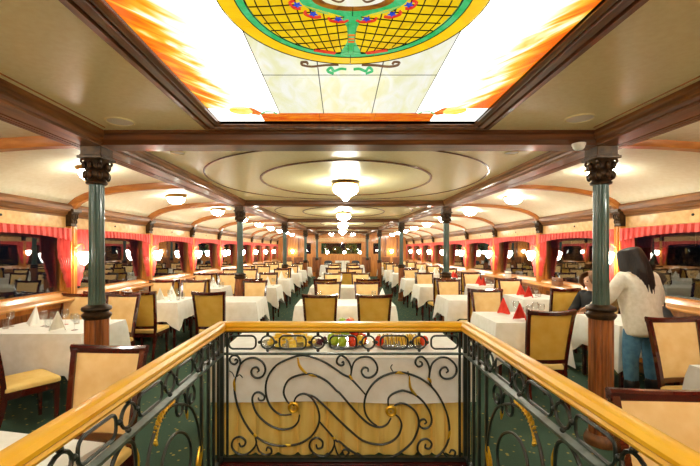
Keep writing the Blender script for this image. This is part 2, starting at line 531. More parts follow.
rng_win = 0
cur_proto = {}
pil_proto = {}
for sgn, side, nm in ((-1, 'left', 'wall_left'), (1, 'right', 'wall_right')):
    g = G().box(*sorted((sgn * 3.90, sgn * 4.0)), Y_BACK, Y_END, 0, 0.98)
    g.box(*sorted((sgn * 3.90, sgn * 4.0)), Y_BACK, Y_END, 1.90, 2.2)
    g.box(*sorted((sgn * 3.90, sgn * 4.0)), Y_BACK, RIB_Y[0], 0.98, 1.90)
    wall = tag(g.build(nm, 'wood_orange', smooth=False), kind='structure')
    # sill: sloped ledge with nosing
    sp = [(0.0, 1.03), (0.05, 1.02), (0.08, 0.975), (0.21, 0.955), (0.225, 0.94), (0.225, 0.92), (0.20, 0.91), (0.0, 0.91)]
    rings = [[(sgn * (3.91 - o), y, z) for o, z in sp] for y in (Y_BACK, Y_END)]
    G().loft(rings).build('sill', 'wood_sill', wall, smooth=False)
    # cornice above the frieze
    cp = [(0.0, 2.06), (0.03, 2.06), (0.035, 2.085), (0.06, 2.10), (0.075, 2.13), (0.11, 2.15), (0.115, 2.20), (0.10, 2.235), (0.0, 2.25)]
    rings = [[(sgn * (3.90 - o), y, z) for o, z in cp] for y in (Y_BACK, Y_END)]
    G().loft(rings).build('cornice', 'wood_beam', wall, smooth=False)
    G().loft([[(sgn * (3.90 - o), y, z) for o, z in [(0, 1.885), (0.07, 1.885), (0.075, 1.90), (0.05, 1.912), (0, 1.912)]] for y in (Y_BACK, Y_END)]).build('moulding', 'wood_sill', wall, smooth=False)
    # wainscot panels under the ledge
    for k in range(len(RIB_Y) - 1):
        a, b = RIB_Y[k], RIB_Y[k + 1]
        G().box(*sorted((sgn * 3.885, sgn * 3.905)), a + .15, b - .15, .18, .82).build('wainscot_panel', 'wood_column', wall, smooth=False, bevel=0.006, seg=1)
        G().box(*sorted((sgn * 3.87, sgn * 3.905)), a + .07, b - .07, 1.912, 2.062).build('frieze_panel', 'maple', wall, smooth=False)
        d = G().lathe([(0.014, 0), (0.014, 0.012), (0.006, 0.016)], 10).build('frieze_stud', 'lead', wall)
        d.location = (sgn * 3.872, (a + b) / 2, 2.0)
        d.rotation_euler = (0, -sgn * PI / 2, 0)
    tag(G().box(*sorted((sgn * 3.86, sgn * 3.905)), Y_BACK, Y_END, 0, 0.12).build('baseboard_' + side, 'wood_dark', smooth=False), kind='structure')
    pm = None
    for k, y in enumerate(RIB_Y):
        if pm is None:
            p = pilaster_mesh(sgn).build('pilaster', 'wood_orange', wall, smooth=False)
            c = cap_mesh(sgn).build('capital', 'cap', p)
            pm = (p, c)
        else:
            p = pm[0].copy(); COL.objects.link(p)
            c = pm[1].copy(); COL.objects.link(c); c.parent = p
        p.location = (0, y, 0)
    L = RIB_Y[1] - RIB_Y[0] - 0.12
    first = None
    for k in range(len(RIB_Y) - 1):
        rng_win += 1
        yc = (RIB_Y[k] + RIB_Y[k + 1]) / 2
        w = tag(bpy.data.objects.new('window_%d' % rng_win, None), kind='structure')
        COL.objects.link(w)
        w.location = (sgn * 3.93, yc, 0)
        if first is None:
            fr = G()
            for a in (-1, 1):
                fr.box(-.03, .03, *sorted((a * L / 2, a * (L / 2 - .05))), 1.0, 1.92)
            fr.box(-.03, .03, -L / 2, L / 2, 0.99, 1.04).box(-.03, .03, -L / 2, L / 2, 1.87, 1.92)
            f0 = fr.build('window_frame', 'wood_orange', w, smooth=False)
            p0 = G().box(-.004, .004, -L / 2 + .04, L / 2 - .04, 1.03, 1.88).build('pane', 'pane', w, smooth=False)
            cu = empty('window_curtain', (0, yc + RIB_Y[1] - RIB_Y[0], 0), 0, None, 'curtain', None)
            valance_mesh(sgn, L).build('valance', 'curtain', cu)
            for d in (-1, 1):
                dr = drape_mesh(sgn, -d).build('drape', 'curtain', cu)
                dr.location = (0, d * L / 2, 0)
            first = (f0, p0, cu)
            kids(cu)
        else:
            for src in first[:2]:
                c = src.copy(); COL.objects.link(c); c.parent = w
            if k > 1: cu = copy_tree(first[2])
            cu.location = (0, yc, 0)
        cu['label'] = ('red valance and side drapes on %s window past the front column, %s wall' % (ORD[k - 2], side)) if k > 1 else 'red valance and side drapes beside the stair opening, %s wall' % side
        cu['group'] = 'red curtains along the %s wall' % side

# ---------------------------------------------------------------- end walls
def window_box(name, parent, x0, x1, y, z0, z1, bars=0):
    w = tag(bpy.data.objects.new(name, None), kind='structure')
    COL.objects.link(w)
    w.location = ((x0 + x1) / 2, y, 0)
    h = (x1 - x0) / 2
    fr = G()
    for a in (-1, 1):
        fr.box(*sorted((a * h, a * (h - .07))), -.05, .05, z0, z1)
    fr.box(-h, h, -.05, .05, z0, z0 + .07).box(-h, h, -.05, .05, z1 - .07, z1)
    fr.build('window_frame', 'wood_orange', w, smooth=False)
    G().box(-h + .06, h - .06, -.004, .004, z0 + .06, z1 - .06).build('pane', 'pane', w, smooth=False)
    return w
wins = [(-2.25, -1.80), (-1.32, 1.22), (1.80, 2.25)]
g = G()
g.box(-4.0, 4.0, Y_END, Y_END + .1, 0, 1.28).box(-4.0, 4.0, Y_END, Y_END + .1, 2.06, 2.6)
xs = [-4.0] + [v for w in wins for v in w] + [4.0]
for i in range(0, len(xs), 2):
    g.box(xs[i], xs[i + 1], Y_END, Y_END + .1, 1.28, 2.06)
wall_front = tag(g.build('wall_front', 'wood_orange', smooth=False), kind='structure')
for (x0, x1) in wins:
    rng_win += 1
    window_box('window_%d' % rng_win, None, x0, x1, Y_END + .05, 1.28, 2.06)
G().box(-1.7, 1.7, Y_END - .03, Y_END, 2.08, 2.30).build('frieze_panel', 'maple', wall_front, smooth=False)
for x in (-3.3, -2.6, -1.5, 1.45, 2.6, 3.3):
    G().box(x - .27, x + .27, Y_END - .025, Y_END, .25, 1.15).build('wainscot_panel', 'wood_column', wall_front, smooth=False, bevel=.008, seg=1)
    G().box(x - .05, x + .05, Y_END - .05, Y_END, 1.2, 2.3).build('pilaster', 'wood_column', wall_front, smooth=False)
wall_back = tag(G().box(-4.0, 4.0, Y_BACK - .1, Y_BACK, 0, 2.6).build('wall_back', 'wood_orange', smooth=False), kind='structure')

# ---------------------------------------------------------------- skylight of back-lit stained glass
SCX, SCY = (SKX0 + SKX1) / 2, (SKY0 + SKY1) / 2
HX, HY = (SKX1 - SKX0) / 2, (SKY1 - SKY0) / 2
sky = empty('skylight', (SCX, SCY, CEIL), 0, 'back-lit stained glass skylight with a yellow medallion in a dark wooden frame', 'skylight')
S = {}
S['white'] = glass_paint('opal white glass', (1, .98, .92, 1), (1, .96, .86, 1), 3.2)
S['cream'] = glass_paint('cream streaked glass', lin(250, 249, 236), lin(240, 238, 190), 0.98, 5, (2, .7, 1))
S['yellow'] = glass_paint('yellow glass', lin(252, 214, 10), lin(238, 190, 4), 0.95, 9)
S['amber'] = glass_paint('amber band glass', lin(254, 212, 16), lin(250, 194, 6), 1.0, 7)
S['green'] = glass_paint('green glass', lin(30, 190, 96), lin(90, 214, 140), 0.85, 16)
S['brown'] = glass_paint('brown swirl glass', lin(120, 60, 8), lin(190, 120, 20), 0.8, 12)
S['red'] = glass_paint('red glass', lin(226, 30, 20), lin(240, 60, 40), 0.9, 12)
S['blue'] = glass_paint('blue glass', lin(20, 60, 190), lin(50, 90, 220), 0.9, 12)
S['flame'] = glass_paint('flame orange glass', lin(250, 120, 6), lin(255, 244, 190), 1.1, 4, (3, 1, 1), c3=lin(255, 176, 30))
def flame_paint():
    """watercolour flames: deep orange at the frame, licking out into white glass in slanting streaks"""
    m, nt, p = new_mat('flame painted glass')
    p.inputs['Roughness'].default_value = 0.15
    p.inputs['Base Color'].default_value = (0.05, 0.05, 0.05, 1)
    p.inputs['Emission Strength'].default_value = 1.1 * SKY_POWER
    N, Lk = nt.nodes.new, nt.links.new
    tc = N('ShaderNodeTexCoord')
    sep = N('ShaderNodeSeparateXYZ')
    Lk(tc.outputs['Object'], sep.inputs[0])
    def math_(op, a, b=None, v=None):
        n = N('ShaderNodeMath'); n.operation = op
        Lk(a, n.inputs[0])
        if b is not None: Lk(b, n.inputs[1])
        elif v is not None: n.inputs[1].default_value = v
        return n.outputs[0]
    ax = math_('ABSOLUTE', sep.outputs['X'])
    ay = math_('ABSOLUTE', sep.outputs['Y'])
    cmb = N('ShaderNodeCombineXYZ')
    skew = math_('ADD', ay, math_('MULTIPLY', ax, v=1.3))      # streaks lean forwards
    Lk(math_('MULTIPLY', ax, v=2.2), cmb.inputs[0]); Lk(math_('MULTIPLY', skew, v=6.0), cmb.inputs[1]); Lk(sep.outputs['X'], cmb.inputs[2])
    nz = N('ShaderNodeTexNoise'); nz.inputs['Scale'].default_value = 1.3; nz.inputs['Detail'].default_value = 4; nz.inputs['Distortion'].default_value = 1.0
    Lk(cmb.outputs[0], nz.inputs['Vector'])
    mr = N('ShaderNodeMapRange')
    mr.inputs['From Min'].default_value = HX - .27; mr.inputs['From Max'].default_value = HX
    Lk(ax, mr.inputs['Value'])
    f = math_('ADD', mr.outputs[0], math_('MULTIPLY', math_('SUBTRACT', nz.outputs['Fac'], v=.5), v=2.0))
    rp = N('ShaderNodeValToRGB')
    cr = rp.color_ramp
    cr.elements[0].position = .42; cr.elements[0].color = (1, .99, .94, 1)
    cr.elements[1].position = 1.0; cr.elements[1].color = lin(238, 104, 8)
    for pos, c in ((.54, lin(255, 240, 160)), (.66, lin(255, 200, 60)), (.82, lin(252, 150, 16))):
        e = cr.elements.new(pos); e.color = c
    Lk(f, rp.inputs['Fac'])
    Lk(rp.outputs['Color'], p.inputs['Emission Color'])
    return m
S['flame'] = flame_paint()
S['ember'] = glass_paint('ember orange glass', lin(214, 66, 6), lin(248, 140, 24), 1.0, 5, (1.2, 6, 1))
S['lemon'] = glass_paint('lemon glass', lin(250, 226, 60), lin(255, 244, 150), 1.05, 9)
S['scroll'] = glass_paint('brown scroll glass', lin(120, 78, 40), lin(150, 104, 60), 0.6, 9)
ZG = 0.012
def pane(poly, m, z=ZG, t=0.006, name='glass_pane', par=None):
    return G().prism(poly, z, z + t).build(name, S[m], par or sky, smooth=False)
def shrink(poly, d):
    c = Vector((sum(p[0] for p in poly) / len(poly), sum(p[1] for p in poly) / len(poly)))
    out = []
    for p in poly:
        q = Vector(p) - c
        L = q.length
        out.append(tuple(c + q * max(0.2, (L - d) / L)))
    return out
# lead matrix behind the glass
G().box(-HX, HX, -HY, HY, ZG + .010, ZG + .022).build('lead_backing', 'lead', sky, smooth=False)
R0 = 0.53
def arc(y0_, y1_, n=7):
    return [(math.sqrt(max(0, R0 * R0 - y * y)), y) for y in [y0_ + (y1_ - y0_) * i / n for i in range(n + 1)]]
E = HX - 0.005
BY = HY - 0.20
LD = 0.003
for sx in (-1, 1):
    for sy in (-1, 1):
        def q(poly):
            return [(sx * x, sy * y) for x, y in poly]
        # outer column: lower row follows the medallion
        inner = [(max(.48, x), y) for x, y in arc(0, .655, 8)]
        pane(shrink(q(inner + [(E, .655), (E, 0)]), LD), 'white')
        pane(shrink(q([(.48, .655), (E, .655), (E, BY), (.48, BY)]), LD), 'white')
        top = [(x, math.sqrt(R0 * R0 - x * x)) for x in [.17 + .31 * i / 6 for i in range(7)]]
        pane(shrink(q(top + [(.48, .655), (.17, .655)]), LD), 'cream')
        pane(shrink(q([(.17, .655), (.48, .655), (.48, BY), (.17, BY)]), LD), 'cream')
        pane(q([(.62, BY), (E, BY), (E, E * 0 + HY - .03), (.62, HY - .03)]), 'white')
        # border panes of flame-painted glass along the long sides
        for ya, yb in ((0, .42), (.42, .84), (.84, BY - .10)):
            pane(q([(E - .26, ya + .002), (E - .001, ya + .002), (E - .001, yb - .002), (E - .26, yb - .002)]), 'flame', ZG - .003, .003)
        # corner fruit with a green wisp
        el = [(.735 + .085 * math.cos(2 * PI * k / 16), HY - .255 + .075 * math.sin(2 * PI * k / 16)) for k in range(16)]
        pane(q(el), 'lemon', ZG - .003, .003)
        pane(q([(.645, HY - .30), (.67, HY - .32), (.66, HY - .24), (.68, HY - .19), (.63, HY - .17), (.60, HY - .21)]), 'ember', ZG - .004, .003)
        G().tube([(sx * x, sy * y, ZG - .002) for x, y in
                 [(.61, HY - .20), (.57, HY - .24), (.52, HY - .235), (.50, HY - .20)]], .006, 5).build('glass_wisp', S['green'], sky)
for sy in (-1, 1):
    def q(poly): return [(x, sy * y) for x, y in poly]
    top = [(x, math.sqrt(R0 * R0 - x * x)) for x in [-.17 + .34 * i / 6 for i in range(7)]]
    pane(shrink(q(top + [(.17, .655), (-.17, .655)]), LD), 'cream')
    pane(shrink(q([(-.17, .655), (.17, .655), (.17, BY), (-.17, BY)]), LD), 'cream')
    for a, b in ((-.62, -.2), (-.2, .2), (.2, .62)):
        pane(q([(a, BY + .004), (b - .003, BY + .004), (b - .003, HY - .03), (a, HY - .03)]), 'ember')
# medallion: amber rim, green ring, yellow net, brown inner ring
def ringseg(r0, r1, n, m, z=ZG, gap=.006, e0=(1, 1), e1=(1, 1), off=0):
    for i in range(n):
        a0, a1 = 2 * PI * (i + off) / n + gap, 2 * PI * (i + 1 + off) / n - gap
        aa = [a0 + (a1 - a0) * k / 4 for k in range(5)]
        pane([(r0 * e0[0] * math.sin(a), r0 * e0[1] * math.cos(a)) for a in aa] +
             [(r1 * e1[0] * math.sin(a), r1 * e1[1] * math.cos(a)) for a in reversed(aa)], m, z)
ringseg(.462, .526, 16, 'amber', gap=.004)
ringseg(.425, .458, 24, 'green', gap=.004)
IN = (.212, .122)
RN = .421
def fit(x, y):
    r = math.hypot(x, y)
    if r > RN:
        x, y = x * RN / r, y * RN / r
    e = math.hypot(x / IN[0], y / IN[1])
    if e < 1:
        e = max(e, .05)
        x, y = x / e, y / e
    return (x, y)
def netpt(i, j):
    """i across, j along: meridians that lean in towards the post, cross lines that sag away from it"""
    y = .056 * j
    x = .018 + .052 * i
    y2 = y + .22 * x * (1 - x)
    x2 = x * (1 - .42 * max(0, y2 / .43) ** 2)
    return (x2, y2)
def area(p):
    return abs(sum(p[k][0] * p[(k + 1) % len(p)][1] - p[(k + 1) % len(p)][0] * p[k][1] for k in range(len(p)))) / 2
for sx in (-1, 1):
    for sy in (-1, 1):
        for i in range(9):
            for j in range(-2, 8):
                c = []
                for a, b in ((i, j), (i + .5, j), (i + 1, j), (i + 1, j + .5), (i + 1, j + 1), (i + .5, j + 1), (i, j + 1), (i, j + .5)):
                    x, y = netpt(a, b)
                    c.append(fit(x, max(0.0, y)))
                if area(c) > 3e-4:
                    pane(shrink([(sx * x, sy * y) for x, y in c], .0030), 'yellow')
came = G()
for sx in (-1, 1):
    for sy in (-1, 1):
        def run(pts):
            pts = [p for p in pts if math.hypot(*p) <= RN + .002 and math.hypot(p[0] / IN[0], p[1] / IN[1]) >= .98 and p[1] >= -.001]
            if len(pts) > 1:
                came.tube([(sx * x, sy * y, ZG - .001) for x, y in pts], .0028, 4)
        for i in range(10):
            run([netpt(i, j / 3) for j in range(-6, 27)])
        for j in range(-2, 9):
            run([netpt(i / 3, j) for i in range(0, 30)])
        for xx in (.17, .48):
            came.tube([(sx * xx, sy * max(.0, math.sqrt(max(0, R0 * R0 - xx * xx))), ZG - .001), (sx * xx, sy * BY, ZG - .001)], .0025, 4)
        came.tube([(0, sy * .655, ZG - .001), (sx * E, sy * .655, ZG - .001)], .0018, 4)
for r_ in (.424, .459, .528):
    came.tube([(r_ * math.cos(2 * PI * k / 64), r_ * math.sin(2 * PI * k / 64), ZG - .001) for k in range(64)], .0025, 4, closed=True)
tag(came.build('lead_came', 'lead', sky), kind='stuff')
ringseg(1, 1, 16, 'green', gap=.01, e0=(.165, .085), e1=(.21, .12))
ringseg(1, 1, 12, 'brown', gap=.01, e0=(.128, .055), e1=(.162, .082))
pane([(.124 * math.cos(2 * PI * k / 24), .052 * math.sin(2 * PI * k / 24)) for k in range(24)], 'cream')
for s1 in (-1, 1):
    G().tube(catmull([(s1 * .02, -.02, ZG - .002), (s1 * .05, .02, ZG - .002), (s1 * .085, 0, ZG - .002), (s1 * .06, -.02, ZG - .002), (s1 * .05, .0, ZG - .002)]), .004, 5).build('glass_scroll', S['scroll'], sky)
for sy in (-1, 1):
    post = [(-.030, .12), (.030, .12), (.042, .13), (.022, .19), (.016, .27), (.020, .32), (.045, .39), (.05, .43), (-.05, .43), (-.045, .39), (-.020, .32), (-.016, .27), (-.022, .19), (-.042, .13)]
    pane([(x, sy * y) for x, y in post], 'green', ZG - .003)
    for yy in (.245, .275, .30):
        pane([(-.014, sy * yy), (.014, sy * yy), (.014, sy * (yy + .013)), (-.014, sy * (yy + .013))], 'ember', ZG - .005)
    for s1 in (-1, 1):
        G().tube(catmull([(s1 * x, sy * y, ZG - .003) for x, y in [(.06, .53), (.13, .535), (.20, .55), (.245, .535), (.25, .505), (.225, .50), (.22, .52)]]), .007, 5).build('glass_scroll', S['scroll'], sky)
        G().tube(catmull([(s1 * x, sy * y, ZG - .003) for x, y in [(.02, .58), (.05, .575), (.085, .60), (.10, .56), (.12, .60), (.09, .63)]]), .008, 5).build('glass_scroll', S['green'], sky)
        pane([(s1 * x, sy * y) for x, y in [(.07, .405), (.17, .375), (.18, .395), (.08, .425)]], 'red', ZG - .004)
# red loops and blue stars around the inner ring
for k in range(12):
    a = 2 * PI * (k + .5) / 12
    cx_, cy_ = .226 * math.sin(a), .134 * math.cos(a)
    tx, ty = math.cos(a) * .042, -math.sin(a) * .026
    nx_, ny_ = math.sin(a) * .026, math.cos(a) * .020
    G().tube(catmull([(cx_ - tx, cy_ - ty, ZG - .003), (cx_ - tx * .7 + nx_ * .8, cy_ - ty * .7 + ny_ * .8, ZG - .003), (cx_ + nx_, cy_ + ny_, ZG - .003),
                      (cx_ + tx * .7 + nx_ * .8, cy_ + ty * .7 + ny_ * .8, ZG - .003), (cx_ + tx, cy_ + ty, ZG - .003)], 4), .006, 5).build('glass_loop', S['red'], sky)
    star = []
    for j in range(10):
        r = .019 if j % 2 == 0 else .009
        star.append((cx_ + r * math.sin(2 * PI * j / 10), cy_ + r * math.cos(2 * PI * j / 10)))
    pane(star, 'blue', ZG - .006, .003, 'glass_star')
# stepped frame
fp = [(0, .03), (0, -.004), (.022, -.012), (.03, -.012), (.03, -.004), (.04, -.004), (.045, -.018), (.085, -.02), (.09, -.006), (.10, -.006), (.105, -.022), (.14, -.018), (.15, -.002), (.15, .03)]
pth = [(-HX, -HY), (-HX, HY), (HX, HY), (HX, -HY), (-HX, -HY)]
rings = []
for o_, z_ in fp:
    rings.append([(sx * (HX + o_), sy * (HY + o_ * (.55)), z_ - 0.002) for sx, sy in ((-1, -1), (-1, 1), (1, 1), (1, -1))])
rings.append(rings[0])
G().loft(rings, caps=False).build('frame', 'wood_dark', sky, smooth=False)

# round ceiling loudspeakers and a smoke detector
for i, (x, y, r, lb) in enumerate([(-1.70, 2.88, .10, 'round flat ceiling speaker left of the stained glass skylight'),
                                   (1.66, 2.81, .10, 'round flat ceiling speaker right of the stained glass skylight'),
                                   (-1.66, 3.80, .07, 'small round ceiling speaker behind the first cross beam, left side'),
                                   (1.60, 3.80, .07, 'small round ceiling speaker behind the first cross beam, right side')]):
    t = empty('ceiling_speaker', (x, y, CEIL), 0, lb, 'speaker', 'round ceiling speakers')
    G().lathe([(r, 0.0), (r, -.006), (r * .93, -.010), (r * .88, -.006), (r * .86, 0)], 28).build('rim', 'ceil', t)
    G().lathe([(r * .87, -.001), (r * .87, -.005), (r * .2, -.007)], 28).build('grille', M['white'], t)
t = empty('smoke_detector', (1.83, 3.10, 2.455), 0, 'white domed smoke detector under the cross beam beside the right front column', 'detector')
G().lathe([(.05, 0.0), (.05, -.015), (.045, -.02)], 20).build('base', 'white', t)
G().lathe([(.045, -.02), (.042, -.035), (.03, -.05), (.008, -.055)], 20).build('cover', 'white', t)

# ---------------------------------------------------------------- columns
def make_column():
    t = empty('column', (0, 0, 0), 0, 'x', 'column', 'green iron columns carrying the beams')
    g = G().lathe([(.125, 0), (.125, .04), (.115, .06), (.105, .08), (.10, .09)], 24)
    g.build('plinth', 'wood_dark', t)
    fl = lambda n, d: (lambda a: 1 - d * (0.5 + .5 * math.cos(2 * PI * a / 48 * n)) ** 3)
    G().lathe([(.092, .085), (.092, 1.04)], 48, mod=fl(12, .10)).build('base', 'wood_column', t, smooth=True, angle=25)
    G().lathe([(.094, 1.035), (.105, 1.05), (.112, 1.065), (.112, 1.075), (.095, 1.085), (.09, 1.095), (.108, 1.105), (.114, 1.12), (.108, 1.135), (.085, 1.145), (.07, 1.155)], 28).build('collar', 'cap', t)
    G().lathe([(.064, 1.15), (.060, 1.3), (.058, 2.16)], 48, mod=fl(12, .10)).build('shaft', 'shaft', t, angle=25)
    c = G().lathe([(.062, 2.145), (.078, 2.152), (.082, 2.165), (.07, 2.178), (.064, 2.185), (.078, 2.20), (.09, 2.225), (.088, 2.255), (.075, 2.27), (.07, 2.285), (.085, 2.33), (.10, 2.352)], 28)
    for k in range(8):
        a = 2 * PI * k / 8
        for r, z, s in ((.085, 2.22, .022), (.088, 2.30, .020)):
            c.ball((r * math.cos(a), r * math.sin(a), z), s, 8, 6, (1, 1, 1.7))
    for k in range(4):
        a = PI / 4 + PI / 2 * k
        pts = [(.07 * math.cos(a), .07 * math.sin(a), 2.28)]
        for j in range(9):
            b = j / 8 * 1.6 * PI
            rr = .028 * (1 - j / 12)
            pts.append(((.098 - rr * math.cos(b) * .8) * math.cos(a), (.098 - rr * math.cos(b) * .8) * math.sin(a), 2.328 + rr * math.sin(b)))
        c.tube(pts, .010, 6)
    c.build('capital', 'cap', t)
    ab = G().cbox(0, 0, 2.362, .205, .205, .022).cbox(0, 0, 2.378, .18, .18, .014)
    ab.cbox(0, 0, 2.42, .17, .17, .075)
    ab.build('abacus', 'cap', t, smooth=False, bevel=.004, seg=1)
    return t
pc = make_column()
for i, (x, y) in enumerate(COLS):
    for sx, sd in ((-1, 'left'), (1, 'right')):
        yy = y + (.35 if (i == 1 and sx > 0) else 0)
        put(pc, USED, (sx * x + (.05 if (i == 1 and sx > 0) else 0), yy, 0), 0, 'dark green fluted column on wooden base, %s from the front in the %s row' % (ORD[i], sd))

# ---------------------------------------------------------------- lamps
def make_side_lamp():
    t = empty('ceiling_lamp', (0, 0, 0), 0, 'x', 'lamp', 'domed lamps on the side ceilings')
    G().lathe([(.165, 0.03), (.165, -.012), (.155, -.03), (.145, -.036), (.14, -.03)], 28).build('rim', 'brass', t)
    G().lathe([(.142, -.028), (.140, -.06), (.118, -.10), (.08, -.128), (.04, -.14), (.01, -.143)], 24).build('dome', 'dome', t)
    return t
ps = make_side_lamp()
for k in range(11):  # lamps beside and behind the stair are unseen, added for more light
    y = (RIB_Y[k] + RIB_Y[k + 1]) / 2
    for sx, sd in ((-1, 'left'), (1, 'right')):
        put(ps, USED, (sx * 2.84, y, 2.515), 0, ('lit opal dome lamp on %s side ceiling, %s past the front column' % (sd, ORD[k - 2])) if k > 1 else 'added unseen lit dome lamp on %s side ceiling %s the stair' % (sd, ('behind', 'beside')[k]))
def make_centre_lamp():
    t = empty('ceiling_lamp', (0, 0, CEIL), 0, 'x', 'lamp', 'pointed lamps along the centre ceiling')
    G().lathe([(.12, 0.0), (.125, -.012), (.19, -.03), (.195, -.042), (.185, -.052), (.165, -.056)], 28).build('rim', 'brass', t)
    G().lathe([(.150, -.052), (.172, -.085), (.176, -.115), (.165, -.145), (.13, -.175), (.085, -.20), (.06, -.222), (.04, -.25), (.022, -.268), (.004, -.272)], 26).build('dome', 'dome_centre', t)
    return t
pl = make_centre_lamp()
for k in range(4):
    y = (CROSS_Y[k + 1] + CROSS_Y[k + 2]) / 2
    put(pl, USED, (0, y, CEIL), 0, 'lit pointed opal lamp on the centre ceiling, %s from the front' % ORD[k])
o = copy_tree(pl)  # unseen lamp added over the stair to light surfaces facing the camera
o.location = (0, -.85, CEIL)
tag(o, 'added unseen pointed fill lamp on the centre ceiling behind the stained glass skylight', 'lamp')
for sx, sd in ((-1, 'left'), (1, 'right')):
    o = copy_tree(ps)
    o.location = (sx * .62, 21.9, 2.545)
    tag(o, 'small lit dome lamp on the centre ceiling by the far wall, %s one' % sd, 'lamp', 'pair of lamps by the far wall')

def make_sconce():
    t = empty('wall_sconce', (0, 0, 0), 0, 'x', 'lamp', 'lit sconces on the pilasters')
    # local: wall plate at x=0, arm grows along +x
    G().cbox(.008, 0, 1.60, .016, .06, .16).lathe([(.03, 0), (.02, .012)], 12, (.012, 0, 1.64)).build('wall_plate', 'brass', t, bevel=.004, seg=1)
    arm = catmull([(.01, 0, 1.63), (.05, 0, 1.67), (.10, 0, 1.69), (.13, 0, 1.665), (.13, 0, 1.62)])
    arm_o = G().tube(arm, .007, 8).build('arm', 'brass', t)
    G().lathe([(.012, 1.60), (.03, 1.592), (.034, 1.58)], 14, (.13, 0, 0)).build('socket', 'brass', arm_o)
    G().lathe([(.032, 1.582), (.066, 1.57), (.082, 1.552), (.080, 1.525), (.068, 1.485), (.050, 1.44), (.034, 1.41), (.008, 1.398)], 18, (.13, 0, 0)).build('shade', 'shade', t)
    return t
pw = make_sconce()
for k in range(3, 11):
    for sx, sd in ((-1, 'left'), (1, 'right')):
        put(pw, USED, (sx * 3.795, RIB_Y[k], 0), 0 if sx < 0 else PI, 'lit tulip sconce on %s pilaster past the front column, %s wall' % (ORD[k - 3], sd))
for sx, sd in ((-1, 'left'), (1, 'right')):
    o = copy_tree(pw)
    o.location = (sx * 2.95, Y_END - .0, 0)
    o.rotation_euler = (0, 0, -PI / 2)
    tag(o, 'lit tulip sconce on the far end wall, %s of the end windows' % sd, 'lamp', 'sconces on the far end wall')

for i, x in enumerate((-3.3, -2.0, -.8, .8, 2.0, 3.3)):  # unseen sconces added behind the camera to brighten the front ceiling
    o = copy_tree(pw)
    o.location = (x, Y_BACK, .12)
    o.rotation_euler = (0, 0, PI / 2)
    tag(o, 'added unseen fill sconce on the wall behind the stair, %s from the left' % ORD[i], 'lamp', 'added fill sconces on the wall behind the stair')

# ---------------------------------------------------------------- wrought iron railing round the stair
U = 132.6      # drawing units per metre of the ironwork pattern
rail = empty('stair_railing', (-0.046, 2.93, 0), 0, 'wrought iron stair railing with gilt scrolls under a yellow wooden handrail', 'railing')
HW = .916
RL = -2.75
hp = [(-.036, 1.0), (-.042, 1.012), (-.036, 1.024), (-.044, 1.032), (-.044, 1.046), (-.03, 1.062), (-.012, 1.068), (.012, 1.068), (.03, 1.062), (.044, 1.046), (.044, 1.032), (.036, 1.024), (.042, 1.012), (.036, 1.0)]
G().sweep(hp, [(-HW, RL), (-HW, 0), (HW, 0), (HW, RL)]).build('handrail', 'rail_wood', rail, smooth=True, angle=30)
def fl_xz(p):       # pattern drawing (u, v) -> front panel plane
    return ((p[0] - 343.5) / U, 0.0, (463 - p[1]) / U)
def sx_(side):      # side panel plane: (y, z)
    return lambda p: (side * HW, p[0], p[1])
def flat(g, pts, w=.012, t=.006, n=6):
    return g.tube(pts, w * .6, n)
def rrect(u0, u1, v0, v1, r, n=5):
    out = []
    for cx_, cy_, a0 in ((u1 - r, v0 + r, -PI / 2), (u1 - r, v1 - r, 0), (u0 + r, v1 - r, PI / 2), (u0 + r, v0 + r, PI)):
        for k in range(n + 1):
            a = a0 + PI / 2 * k / n
            out.append((cx_ + r * math.cos(a), cy_ + r * math.sin(a)))
    return out
def band(fn, u_list, z0, z1, zc):
    """the narrow band of rounded links and rings; u_list = (kind, u0, u1) in metres"""
    for kind, a, b in u_list:
        if kind == 'link':
            P = [fn(p) for p in rrect(a, b, z0, z1, .035)]
            G().tube(P, .0075, 6, closed=True).build('link', 'iron', rail)
        else:
            c, r = (a + b) / 2, (b - a) / 2
            rz = (z1 - z0) / 2
            P = [fn((c + r * math.cos(2 * PI * k / 16), zc + rz * math.sin(2 * PI * k / 16))) for k in range(16)]
            gg = G().tube(P, .0075, 6, closed=True)
            gg.ball(fn((c, z1 + .012)), .013, 8, 6).ball(fn((c, z0 - .012)), .013, 8, 6)
            for q in (a - .012, b + .012):
                gg.ball(fn((q, zc)), .013, 8, 6)
            gg.build('ring', 'iron', rail)
# front frame
def fbar(x0, x1, z0, z1, h=.011, name='rail_bar', m='iron'):
    return G().box(x0, x1, -h, h, z0, z1).build(name, m, rail, smooth=False)
fbar(-HW, HW, .985, 1.0, .014)
fbar(-HW, HW, .818, .832, .014, m='iron_bar')
fbar(-HW, HW, .018, .05, .016)
for x in (-HW, HW):
    G().box(x - .014, x + .014, -.014, .014, 0, 1.0).build('post', 'iron', rail, smooth=False)
for x in (-.895 + .02, .895 - .02):
    G().box(x - .008, x + .008, -.008, .008, .05, .99).build('bar', 'iron', rail, smooth=False)
ul = []
for kind, a, b in [('link', 229, 256), ('ring', 261, 274.5), ('link', 279.5, 306), ('ring', 311.4, 324.5), ('link', 330, 356.6), ('ring', 361.8, 374.8), ('link', 380.5, 407.5), ('ring', 412.3, 425.8), ('link', 431, 457.6)]:
    ul.append((kind, (a - 343.5) / U, (b - 343.5) / U))
band(lambda p: (p[0], 0, p[1]), ul, .862, .960, .911)
